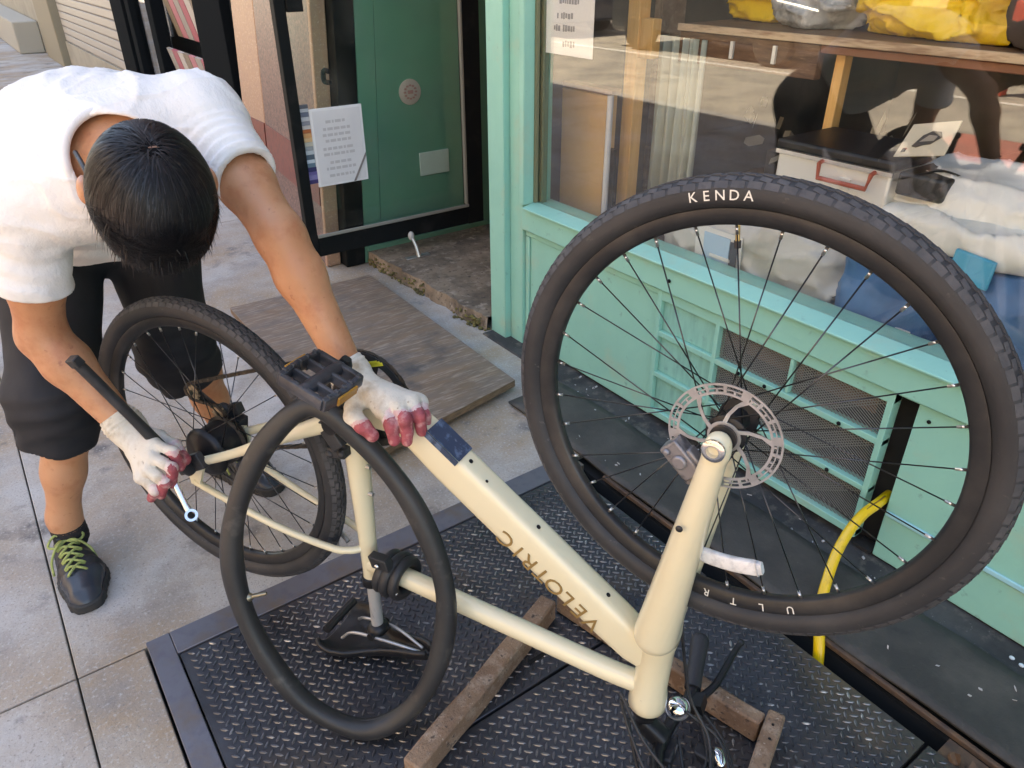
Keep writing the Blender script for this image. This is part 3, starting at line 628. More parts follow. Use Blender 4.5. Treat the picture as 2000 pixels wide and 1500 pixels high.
# toolbox on the crate
t = thing('tool_case', 'aluminium tool case with black lid and red handle in the window', 'tool case', (1.9, 1.08, .80)); O = (1.9, 1.08, .80)
MB().box(1.80, 2.04, .93, 1.255, .80, .908).build('case_body', m_alu, t, origin=O, bevel=.006)
MB().box(1.792, 2.048, .922, 1.262, .9085, .935).build('lid', m_blackpl, t, origin=O, bevel=.008)
MB().box(1.793, 1.8, .925, 1.26, .897, .908).build('rim', mat('bright_alu', (.8, .8, .78), .25, .7), t, origin=O)
b = MB(); b.tube([(1.798, 1.115, .902), (1.780, 1.115, .897), (1.776, 1.11, .862), (1.776, .975, .862), (1.780, .97, .897), (1.798, .97, .902)], .0062, 8); b.build('handle', mat('red_handle', (.42, .10, .06), .4), t, origin=O)
MB().box(1.795, 1.80, 1.03, 1.06, .845, .87).build('latch', m_alu, t, origin=O); MB().box(1.80, 1.95, .80, .915, .86, .915).build('side_pocket', m_blackpl, t, origin=O, bevel=.008)
# picture card on the case
t = thing('picture_card', 'cream card with a dark helmet picture leaning in the window', 'card', (1.83, .87, .93)); O = (1.83, .87, .93)
c0, c1, c2, c3 = V3((1.79, .932, .948)), V3((1.79, .817, .972)), V3((1.84, .822, 1.041)), V3((1.84, .928, 1.016)); nn = unit(np.cross(c1 - c0, c3 - c0)); nn = nn if nn[0] < 0 else -nn
MB().prism([c0, c1, c2, c3], nn * -.003).build('board', mat('cream_card', (.60, .55, .42), .6), t, origin=O)
P_ = lambda u, v: c0 + (c1 - c0) * u + (c3 - c0) * v + nn * .0012
b = MB(); b.prism([P_(.25 + .5 * x, .3 + .45 * y) for x, y in ((0, 0), (.2, -.1), (.45, .05), (.7, .1), (1, .55), (.85, .9), (.5, 1), (.2, .7))], nn * .0012); b.build('print', mat('card_ink', (.07, .06, .05), .6), t, origin=O)
b = MB(); b.prism([P_(.36 + .3 * x, .42 + .2 * y) for x, y in ((0, 0), (.9, .1), (1, .8), (.4, 1))], nn * .002); b.build('print', mat('card_ink_light', (.34, .3, .24), .6), t, origin=O)
b = MB(); b.prism([P_(.1 + .08 * x, .12 + .12 * y) for x, y in ((0, 0), (1, 0), (1, 1), (0, 1))], nn * .0012); b.build('print', mat('card_ink', (.07, .06, .05)), t, origin=O)
# white sheeting, blue bins
bag('white_sheeting', 'heap of white plastic sheeting piled above the blue sacks', 'plastic sheeting', (1.97, .74, .850), (.15, .25, .080), m_poly_w, 9, .020, 7, .010, 2.5)
bag('white_sheeting', 'folded white plastic roll lying in front of the heap of sheeting', 'plastic sheeting', (1.86, .56, .80), (.10, .33, .045), m_poly_w, 15, .016, 8, .010, 2.5)
bag('white_sheeting', 'pale plastic bundle at the right end of the window', 'plastic sheeting', (2.15, .42, 1.0), (.16, .22, .12), m_poly_w, 21, .022, 6, .012, 2.5)
bag('blue_sack', 'dark blue plastic sack behind the window beside the grey bag', 'sack', (1.87, .845, .625), (.14, .135, .185), m_blue, 33, .014, 8, .011, 4)
t = bag('blue_sack', 'dark blue sack under the white roll with the light blue flap', 'sack', (1.88, .54, .60), (.15, .14, .165), m_blue, 41, .014, 8, .011, 4)
tag(MB().obox((1.735, .665, .76), (.006, 0, .0), (0, .045, .004), (.004, 0, .032)).build('light_blue_flap', mat('light_blue_plastic', (.05, .36, .55), .4), origin=(1.735, .665, .76), bevel=.004), 'bright light blue plastic flap between the two blue sacks', 'flap')
tag(MB().obox((1.72, .775, .55), (.002, 0, 0), (0, .028, 0), (0, 0, .026)).build('paper_tag', mat('tag_white', (.72, .72, .68), .6, var=[((.2, .2, .2), 60, .58, .64)]), origin=(1.72, .775, .55)), 'white paper tag stuck on the blue sack', 'tag')
b = MB()
for i in range(40): b.ell((1.74 + RNG.uniform(0, .05), 1.60 + RNG.uniform(-.06, .05), .45 + RNG.uniform(0, .01)), .01, .012, .006, 6, 4)
tag(b.build('wood_scraps', m_pine, origin=(1.76, 1.6, .44)), 'small pale wood scraps on the platform left of the grey bag', 'scraps', kind='stuff')
# boards, poles and curtain on the left
t = thing('cardboard_box', 'tall brown cardboard box standing behind the left of the window', 'cardboard box', (1.84, 2.1, .44)); O = (1.84, 2.1, .44)
MB().box(1.82, 1.87, 1.975, 2.215, .44, .945).build('carton', m_carton, t, origin=O, bevel=.004)
MB().box(1.83, 1.875, 1.965, 2.225, .947, .965).build('lid', mat('worn_brown', (.22, .13, .09), .8), t, origin=O)
tag(MB().cyl((1.80, 1.935, .44), (1.80, 1.935, .955), .011, n=12).build('white_pole', mat('white_pole', (.66, .67, .68), .4), origin=(1.80, 1.935, .44)), 'thin white pole between the cardboard and the pine post', 'pole')
tag(MB().box(1.815, 1.825, 1.915, 1.945, .44, .78).build('dark_strip', m_blackpl, origin=(1.82, 1.93, .44)), 'narrow black strip standing behind the white pole', 'strip')
t = thing('pine_post', 'orange pine post holding the shelf inside the window', 'post', (1.95, 1.96, .44)); O = (1.95, 1.96, .44)
MB().box(1.925, 1.975, 1.955, 2.01, .44, 2.5).build('upright', m_pine, t, origin=O, bevel=.003)
MB().box(1.93, 1.97, 1.895, 1.9545, 1.06, 1.18).build('bracket', m_pine, t, origin=O, bevel=.003)
b = MB(); n = 60
P = []
for i in range(n + 1):
    s = i / n; P.append((2.06 + .018 * math.sin(s * 31) + .008 * math.sin(s * 77), 1.98 - s * .21))
vs = [(x, y, .46) for x, y in P] + [(x + .01 * math.sin(i), y, 1.12) for i, (x, y) in enumerate(P)]
b.add(vs, [(i, i + 1, n + 2 + i, n + 1 + i) for i in range(n)])
o = b.build('curtain', m_cloth, origin=(2.06, 1.9, .46), smooth=180); sm = o.modifiers.new('thick', 'SOLIDIFY'); sm.thickness = .003
tag(o, 'pale green hanging cloth beside the pine post', 'cloth')
# shelf with bags
t = thing('shelf', 'timber shelf running across the shop window with a pale front edge', 'shelf', (2.2, .8, 1.14)); O = (2.2, .8, 1.14)
MB().box(2.055, 2.55, -1.0, 1.894, 1.14, 1.162).build('board', m_pinebeam, t, origin=O, bevel=.003)
MB().box(2.043, 2.0545, -1.0, 1.894, 1.142, 1.164).build('edge_strip', m_shelfw, t, origin=O, bevel=.002)
MB().box(2.06, 2.09, 1.36, 1.894, 1.045, 1.1395).build('apron', m_pinebeam, t, origin=O, bevel=.003)
MB().box(2.06, 2.10, -1.0, 1.358, 1.118, 1.1395).build('apron', mat('shelf_red_brown', (.26, .12, .07), .7), t, origin=O, bevel=.003)
for y in (1.30, .60): MB().box(2.1, 2.14, y, y + .03, .44, 1.1395).build('leg', m_pine, t, origin=O, bevel=.003)
for y in (1.50, 1.66): MB().box(2.05, 2.0585, y, y + .012, 1.075, 1.125).build('hook', m_alu, t, origin=O)
bag('yellow_bag', 'large bright yellow plastic bag on the right of the shelf', 'bag', (2.30, 1.13, 1.275), (.13, .22, .11), m_yellowbag, 51, .030, 14, .008, 4)
bag('clear_bag', 'crumpled clear plastic bag in the middle of the shelf', 'bag', (2.27, 1.50, 1.25), (.10, .13, .085), m_clear, 57, .03, 12, .009)
bag('yellow_bag', 'flat yellow packet on the left end of the shelf', 'bag', (2.36, 1.76, 1.225), (.09, .12, .06), m_yellowbag, 61, .015, 9, .010, 4)
bag('dark_bundle', 'dark brown bundle at the right end of the shelf', 'bundle', (2.2, .78, 1.30), (.13, .13, .14), mat('dark_bundle', (.09, .07, .06), .7, bump=[(20, .5)]), 67, .02, 9, .012)
# stored clutter at the back
for i, (x, y, w, h, c) in enumerate([(2.6, 1.75, .12, .24, (.10, .09, .08)), (2.55, 1.32, .14, .30, (.17, .15, .12)), (2.62, .95, .1, .36, (.13, .1, .07)), (2.58, .55, .16, .28, (.14, .13, .12)), (2.66, .1, .15, .42, (.12, .11, .09)), (2.6, -.4, .2, .3, (.07, .06, .05))]):
    tag(MB().box(x, x + .2, y - w, y + w, .4405, .44 + h).build('storage_box', mat('box_%d' % i, c, .7), origin=(x, y, .44), bevel=.006), ['dark box at the far left back of the platform', 'grey brown box under the shelf left of the middle', 'brown box under the shelf behind the tool case', 'grey box under the shelf behind the white sheeting', 'tall dark box near the right of the platform', 'wide dark box at the far right of the platform'][i], 'box', group='storage boxes at the back of the shop')
b = MB()
for i in range(30): b.obox((2.50 + RNG.uniform(-.04, .05), RNG.uniform(1.2, 1.9), .70 + RNG.uniform(-.03, .18)), unit(RNG.normal(size=3)) * RNG.uniform(.01, .03), unit(RNG.normal(size=3)) * .012, (.004, .0, .01))
o = b.build('small_parts', mat('parts_grey', (.4, .4, .38), .5)); o['kind'] = 'stuff'
# notice inside the glass
t = thing('window_notice', 'white paper notice taped inside the top left of the shop window', 'notice', (1.645, 1.97, 1.1)); O = (1.645, 1.97, 1.1)
MB().box(1.6395, 1.6405, 1.855, 2.085, 1.085, 1.36).build('sheet', mat('white_paper', (.74, .74, .71), .7), t, origin=O)
b = MB()
for z, segs in ((1.24, [(2.02, 1.93)]), (1.198, [(2.03, 2.022), (2.01, 1.96)]), (1.162, [(2.045, 2.015), (2.0, 1.95)]), (1.118, [(2.0, 1.94)])):
    for y0, y1 in segs:
        y = y0
        while y > y1: w = RNG.uniform(.006, .012); b.box(1.639, 1.6394, y - w, y, z - .006 - RNG.uniform(0, .004), z + .006 + RNG.uniform(0, .004)); y -= w + .003
o = b.build('print_line', mat('faint_ink', (.30, .30, .30), .7), t, origin=O); o['kind'] = 'stuff'

# ================================================================== PLYWOOD, TIMBER STAND, HOSE
m_ply = mat('weathered_plywood', (.20, .138, .092), .7, var=[((.16, .125, .10), 3, .4, .62, (1, 5, 1)), ((.31, .25, .20), 14, .5, .68, (1, 7, 1)), ((.065, .062, .065), 2.6, .56, .66), ((.12, .09, .07), 40, .6, .75, (1, 9, 1))], bump=[(30, .25, (1, 8, 1)), (140, .15)], rvar=(4, .35, .75))
m_plyedge = mat('plywood_edge', (.23, .15, .09), .8, var=[((.12, .08, .05), 30, .4, .6, (1, 1, 14))])
t = thing('plywood_board', 'weathered plywood board lying on the pavement by the entrance step', 'board', (1.0, 2.4, .02)); O = (1.0, 2.4, .02)
c = [(.70, 1.745), (1.352, 1.865), (1.398, 3.11), (.735, 3.13)]
b = MB(); b.prism([(x, y, .046 - .012 * (y - 1.8)) for x, y in c], (0, 0, .003)); b.build('top_veneer', m_ply, t, origin=O, bevel=.001)
b = MB(); b.prism([(x, y, .022 - .012 * (y - 1.8)) for x, y in c], (0, 0, .0238)); b.build('plies', m_plyedge, t, origin=O)
b = MB(); b.box(.9, 1.3, 2.0, 2.08, .0, .019); b.box(.85, 1.3, 2.9, 2.97, .0, .008); b.build('batten', m_plyedge, t, origin=O)
m_timber = mat('worn_timber', (.30, .205, .135), .85, var=[((.20, .125, .08), 6, .4, .62, (1, 1, 1)), ((.36, .27, .20), 30, .50, .66), ((.07, .05, .04), 60, .58, .68), ((.42, .34, .27), 110, .62, .70)], bump=[(40, .8), (160, .6)])
t = thing('timber_stand', 'worn brown timber frame on the metal plate under the handlebar', 'timber frame', (.85, .75, .006)); O = (.85, .75, .006)
def beam(p0, p1, w, h, z=.0062):
    p0 = V3((*p0, z + h / 2)); p1 = V3((*p1, z + h / 2)); d = p1 - p0; L = np.linalg.norm(d); t_ = unit(d); s_ = np.cross((0, 0, 1), t_); bb = MB(); k = 9
    vs = []
    for i in range(k):
        q = p0 + d * i / (k - 1) + s_ * RNG.normal() * .0012
        for a, c_ in ((-1, -1), (1, -1), (1, 1), (-1, 1)): vs.append(q + s_ * a * w / 2 * (1 + RNG.normal() * .015) + np.array((0, 0, c_ * h / 2 * (1 + RNG.normal() * .012))))
    fs = [(i * 4 + j, i * 4 + (j + 1) % 4, i * 4 + 4 + (j + 1) % 4, i * 4 + 4 + j) for i in range(k - 1) for j in range(4)] + [(3, 2, 1, 0), tuple((k - 1) * 4 + j for j in range(4))]
    bb.add(vs, fs); return bb.build('beam', m_timber, t, origin=O, bevel=.005, smooth=25)
beam((.335, .796), (.800, .970), .042, .058)
beam((.836, .972), (.941, .470), .032, .060)
beam((.978, .462), (.45, .246), .034, .064)
b = MB(); b.ell((.945, .449, .0705), .003, .003, .001); b.ell((.915, .434, .0705), .003, .003, .001); b.build('nail_head', m_blackmetal, t, origin=O)['kind'] = 'stuff'
# yellow hose
hp_ = spline([(1.66, .655, .17), (1.60, .648, .178), (1.575, .647, .178), (1.534, .650, .169), (1.482, .648, .146), (1.424, .637, .112), (1.37, .617, .073), (1.327, .596, .038), (1.268, .556, .018), (1.240, .530, -.02), (1.228, .515, -.10), (1.222, .50, -.40)], 8)
t = thing('yellow_hose', 'bright yellow hose running from the shopfront gap into the cellar pit', 'hose', (1.4, .62, .02)); O = (1.4, .62, .02)
MB().tube(hp_, .0125, 14).build('hose', mat('yellow_hose_rubber', (.78, .50, .01), .32, var=[((.55, .33, .02), 25, .55, .7)], coat=.3), t, origin=O, smooth=180)
hs = [p + np.array((-.002, .004, .0135)) for p in hp_[6:60]]
MB().tube([p + np.array((.006, -.006, -.0015)) for p in hs], .0022, 6).build('stripe', mat('hose_brown_stripe', (.25, .13, .02), .5), t, origin=O)

# ================================================================== INNER TUBE hung on the crank
ring = [(.364, 1.106, .688), (.415, 1.055, .632), (.466, .987, .525), (.49, .932, .404), (.487, .897, .288), (.445, .883, .157), (.377, .898, .062), (.299, .942, .030), (.224, 1.016, .085), (.184, 1.082, .192), (.171, 1.132, .311), (.186, 1.158, .426), (.23, 1.16, .536), (.293, 1.143, .633)]
rp = spline(ring, 10, closed=True)
rr = [.0205 + .0012 * math.sin(i * .31) for i in range(len(rp))]
m_tube = mat('black_butyl', (.022, .023, .025), .46, var=[((.04, .04, .04), 5, .45, .7), ((.08, .076, .07), 18, .58, .72)], bump=[(40, .08)])
tub = MB().tube(rp, rr, 18, closed=True).build('inner_tube', m_tube, origin=(.3, .94, 0), smooth=180); t = tag(tub, 'large black inner tube hanging over the crank down to the plate', 'inner tube')

cen = np.mean(rp, 0)
sm_ = [p + unit(cen - p) * r for p, r in zip(rp, rr)]
MB().tube([p + unit(cen - p) * -.0006 for p in sm_], .0011, 6, closed=True).build('mould_seam', m_tube, tub, origin=(.3, .94, 0), smooth=180)
v0 = sm_[100]; vd = unit(cen - rp[100])
b = MB(); b.lathe([(.009, -.002), (.008, .002), (.0045, .006), (.004, .03), (.0032, .034), (0, .034)], v0, vd, 14); b.build('valve', mat('valve_stem', (.3, .27, .2), .35, .8), tub, origin=(.3, .94, 0))
# ================================================================== BICYCLE (upside down, built in its own frame: x forward, y left, z up when upright)
m_cream = mat('cream_frame_paint', (.78, .72, .51), .28, var=[((.75, .68, .47), 4, .4, .7), ((.45, .38, .26), 50, .70, .80)], coat=.7, bump=[(200, .02)])
m_tyre = mat('tyre_rubber', (.018, .020, .024), .6, var=[((.036, .037, .040), 7, .42, .68), ((.10, .095, .09), 60, .64, .75)], bump=[(120, .12)])
m_tread = mat('tyre_tread', (.042, .044, .050), .7, var=[((.075, .075, .08), 22, .42, .66), ((.025, .025, .03), 60, .6, .7)], bump=[(160, .2)])
m_rim = mat('black_rim', (.024, .026, .029), .42, .4, var=[((.055, .054, .054), 9, .45, .7)], bump=[(160, .03)])
m_steel = mat('spoke_steel', (.10, .10, .105), .35, .9)
m_nipple = mat('nipple_silver', (.75, .74, .72), .3, .9)
m_rotor = mat('rotor_steel', (.58, .59, .61), .32, .8, var=[((.42, .42, .43), 30, .45, .65)], bump=[(200, .05)])
m_silver = mat('polished_alloy', (.72, .72, .72), .22, .95)
m_silver2 = mat('satin_alloy', (.50, .50, .50), .4, .8)
m_chrome = mat('chrome', (.85, .86, .88), .08, 1.0)
m_bkmetal = mat('black_anodised', (.022, .023, .026), .38, .5, var=[((.05, .05, .05), 30, .55, .75)], bump=[(120, .05)])
m_bkplast = mat('black_textured_plastic', (.022, .023, .026), .5, var=[((.05, .05, .055), 12, .5, .75)], bump=[(140, .15)])
m_pedal = mat('pedal_plastic_dusty', (.026, .028, .034), .42, var=[((.07, .075, .09), 14, .48, .7), ((.02, .02, .022), 40, .55, .7)], bump=[(120, .15)])
m_saddle = mat('saddle_leatherette', (.014, .014, .015), .42, bump=[(180, .12)])
m_text_gold = mat('gold_lettering', (.36, .235, .085), .4, .35)
m_text_white = mat('white_lettering', (.72, .70, .64), .6)
m_refl = mat('white_reflector', (.78, .79, .80), .18, var=[((.6, .61, .63), 60, .45, .6)], bump=[(90, .5)])
m_amber = mat('amber_reflector', (.40, .20, .03), .2, bump=[(200, .5)])
m_darklens = mat('sticker_navy', (.035, .055, .10), .3, var=[((.10, .15, .24), 45, .52, .60), ((.35, .40, .48), 70, .66, .72)])
m_chain = mat('dusty_chain', (.07, .062, .052), .5, .7, var=[((.14, .11, .08), 60, .5, .65)])
m_brass = mat('valve_brass', (.55, .42, .18), .3, .9)
m_ysticker = mat('yellow_guard_print', (.72, .62, .05), .4)

BM = Matrix(((.4467, -.8862, .1229), (-.8348, -.4622, -.2990), (.3218, .0309, -.9463)))
q_ = BM.to_quaternion(); q_.normalize(); BM = q_.to_matrix(); BO = Vector((.2562, 1.4732, .4373))
BQ = Vector((.245, .0, .515)); BASE = BO + BM @ BQ
bike = thing('bicycle', 'cream bicycle turned upside down on the metal hatch for repair', 'bicycle', BASE)
bike.rotation_mode = 'QUATERNION'; bike.rotation_quaternion = q_
def bw(p): return np.array(BO + BM @ Vector(p))
def bk(mb, name, m, parent=None, **k): return mb.build(name, m, parent or bike, origin=tuple(BQ), **k)
HA = 1.2176; AX = V3((-math.cos(HA), 0, math.sin(HA))); AN = V3((math.sin(HA), 0, math.cos(HA)))
FA = V3((1.1317, 0, 0)); BASEP = FA - AN * .0479; CROWN = BASEP + AX * .443; TOP = CROWN + AX * .1702
S_ = Matrix.Rotation(.1135, 3, Vector(AX)); S_np = np.array(S_)
def st(p): return BASEP + S_np @ (V3(p) - BASEP)
BB = V3((.4353, 0, -.0634)); DTd = V3((.579, 0, .816)); DTn = V3((.816, 0, -.579))
def dt(s, n=0, y=0): return DTn * (.477 + n) + DTd * s + V3((0, y, 0))
SD = V3((-.3115, 0, .950))

# ---- frame
b = MB()
DTP = [(.885, .028, .024), (.86, .036, .026), (.80, .0382, .027), (.45, .0382, .0275), (.40, .0382, .0275), (.31, .034, .025), (.27, .024, .02)]
b.tube([dt(s) for s, h, w in DTP], 1, 40, up=DTn, sq=[(w, h) for s, h, w in DTP], power=4.2)
b.lathe([(.0, -.012), (.030, -.012), (.0335, -.010), (.0335, .004), (.0315, .012), (.0305, .06), (.0305, .118), (.033, .13), (.0345, .152), (.0345, .166), (.031, .171), (.0, .171)], CROWN + AX * .012, AX, 36)
b.tube(spline([(.874, 0, .520), (.80, 0, .494), (.62, 0, .416), (.42, 0, .330), (.325, 0, .288)], 6), .0205, 24)
b.tube([BB + SD * s for s in (-.01, .05, .2, .3, .40, .425)], [.0265, .0255, .0215, .0185, .0172, .0190], 24)
b.lathe([(.022, -.037), (.029, -.036), (.029, .036), (.022, .037)], BB, (0, 1, 0), 28, close=True)
b.tube([(.445, 0, -.066), (.50, 0, -.06), (.555, 0, -.045)], [.03, .034, .036], 20, up=(0, 0, 1), sq=(.8, 1), power=3)
for sy in (1, -1):
    b.tube(spline([(.435, .030 * sy, -.062), (.38, .046 * sy, -.056), (.30, .056 * sy, -.044), (.15, .064 * sy, -.016), (.02, .068 * sy, .002)], 6), [.0205 - .0105 * min(1, i / 18) for i in range(25)], 16)
    b.tube(spline([(.322, .012 * sy, .247), (.305, .028 * sy, .240), (.27, .040 * sy, .226), (.15, .054 * sy, .165), (.0, .066 * sy, .065), (-.022, .068 * sy, .046)], 6), .0078, 14)
    b.prism([(.03, .064 * sy, -.012), (.028, .064 * sy, .018), (-.012, .064 * sy, .060), (-.034, .064 * sy, .052), (-.018, .064 * sy, .0), (-.01, .064 * sy, -.016)], (0, .007 * sy, 0))
frame = bk(b, 'frame', m_cream, smooth=40)
b = MB()
for i, ch in enumerate('VELOTRIC'): place_text(b, ch, .046, dt(.776 - .0306 * i + (.004 if i > 5 else 0), -.0155, .0283), -DTd, (0, 0, 1), .0004, 1, sx=1.0)
bk(b, 'lettering', m_text_gold, frame, smooth=0, fixn=False)
b = MB(); b.prism([dt(.335, .0383, -.0215), dt(.412, .0383, -.0215), dt(.412, .0383, .0255), dt(.335, .0383, .0255)], DTn * .0009); b.prism([dt(.335, .026, .0268), dt(.412, .026, .0268), dt(.412, .038, .0268), dt(.335, .038, .0268)], (0, .0014, 0)); bk(b, 'sticker', m_darklens, frame, smooth=0)
b = MB()
for s in (.426, .59, .758): b.lathe([(0, .0), (.0042, .0), (.0042, .0012), (0, .0016)], dt(s, .0381, .004), DTn, 10)
b.lathe([(0, 0), (.003, 0), (.003, .001), (0, .001)], dt(.47, .0381, .012), DTn, 8); bk(b, 'screw', m_bkmetal, frame)['kind'] = 'stuff'
b = MB()
for s in (.12, .185): b.cyl(BB + SD * s + V3((.018, .004, .004)), BB + SD * s + V3((.030, .004, .008)), .0045, n=10)
b.tube(spline([(.245, -.03, .262), (.225, -.035, .245), (.205, -.03, .27), (.21, -.025, .29)], 5), .006, 8); bk(b, 'boss', m_silver2, frame)['kind'] = 'stuff'
# ---- seat post and clamp, saddle
b = MB(); b.tube([BB + SD * .42, BB + SD * .56], .0133, 20); bk(b, 'seat_post', mat('seat_post_alloy', (.62, .62, .61), .38, .5, var=[((.4, .4, .4), 60, .6, .7, (1, 1, .1))]))
b = MB(); b.lathe([(.018, .0), (.0215, .002), (.0215, .022), (.018, .024)], BB + SD * .405, SD, 24, close=True); b.tube([BB + SD * .416 + V3((.02, .006, 0)), BB + SD * .416 + V3((.034, .010, .006))], .006, 8); bk(b, 'seat_clamp', m_bkmetal)
W = [(0, .060), (.06, .074), (.16, .080), (.30, .070), (.45, .046), (.58, .031), (.72, .025), (.88, .022), (.97, .017), (1, .009)]
ns, nt = 16, 40; vs = []; fs = []
sx0, sx1 = V3((.122, 0, .492)), V3((.382, 0, .534)); sdv = sx1 - sx0; sdn = unit(np.cross((0, 1, 0), sdv)); sdn = sdn if sdn[2] > 0 else -sdn
for i in range(nt + 1):
    t = i / nt; w = np.interp(t, [a for a, _ in W], [c for _, c in W])
    for j in range(ns + 1):
        s = -1 + 2 * j / ns; drop = .034 * abs(s) ** 2.6 * (1 - .25 * t) + .004 * (math.cos(t * PI * 2))
        e = 1 + .0 * s; vs.append(sx0 + sdv * t + V3((0, 1, 0)) * w * math.sin(s * PI / 2 * .93) * e - sdn * (drop - .004) + sdn * (.010 * math.sin((1 - t) * PI * .9) * (1 - t)))
for i in range(nt):
    for j in range(ns): a = i * (ns + 1) + j; fs.append((a, a + 1, a + ns + 2, a + ns + 1))
o = mesh_obj('saddle', vs, fs, m_saddle, bike, tuple(BQ), 180, fixn=True); sm = o.modifiers.new('t', 'SOLIDIFY'); sm.thickness = .012; sm.offset = 0
sb = o.modifiers.new('s', 'SUBSURF'); sb.levels = 1; sb.render_levels = 1
saddle = o
b = MB()
for sy in (1, -1): b.tube(spline([sx0 + sdv * .18 + V3((0, .032 * sy, 0)) - sdn * .016, sx0 + sdv * .30 + V3((0, .024 * sy, 0)) - sdn * .034, sx0 + sdv * .62 + V3((0, .021 * sy, 0)) - sdn * .034, sx0 + sdv * .92 + V3((0, .006 * sy, 0)) - sdn * .012], 6), .0036, 10)
bk(b, 'saddle_rail', m_silver2, saddle)
b = MB(); b.ell(BB + SD * .562, .026, .026, .018); b.cyl(BB + SD * .565 + V3((0, -.03, 0)), BB + SD * .565 + V3((0, .03, 0)), .009); bk(b, 'seat_post_head', m_bkmetal)
b = MB(); b.tube(spline([sx0 + sdv * .1 + V3((0, w_, 0)) - sdn * .05 for w_ in (-.05, -.02, .02, .05)], 4), .010, 8); bk(b, 'bumper', m_saddle, saddle)

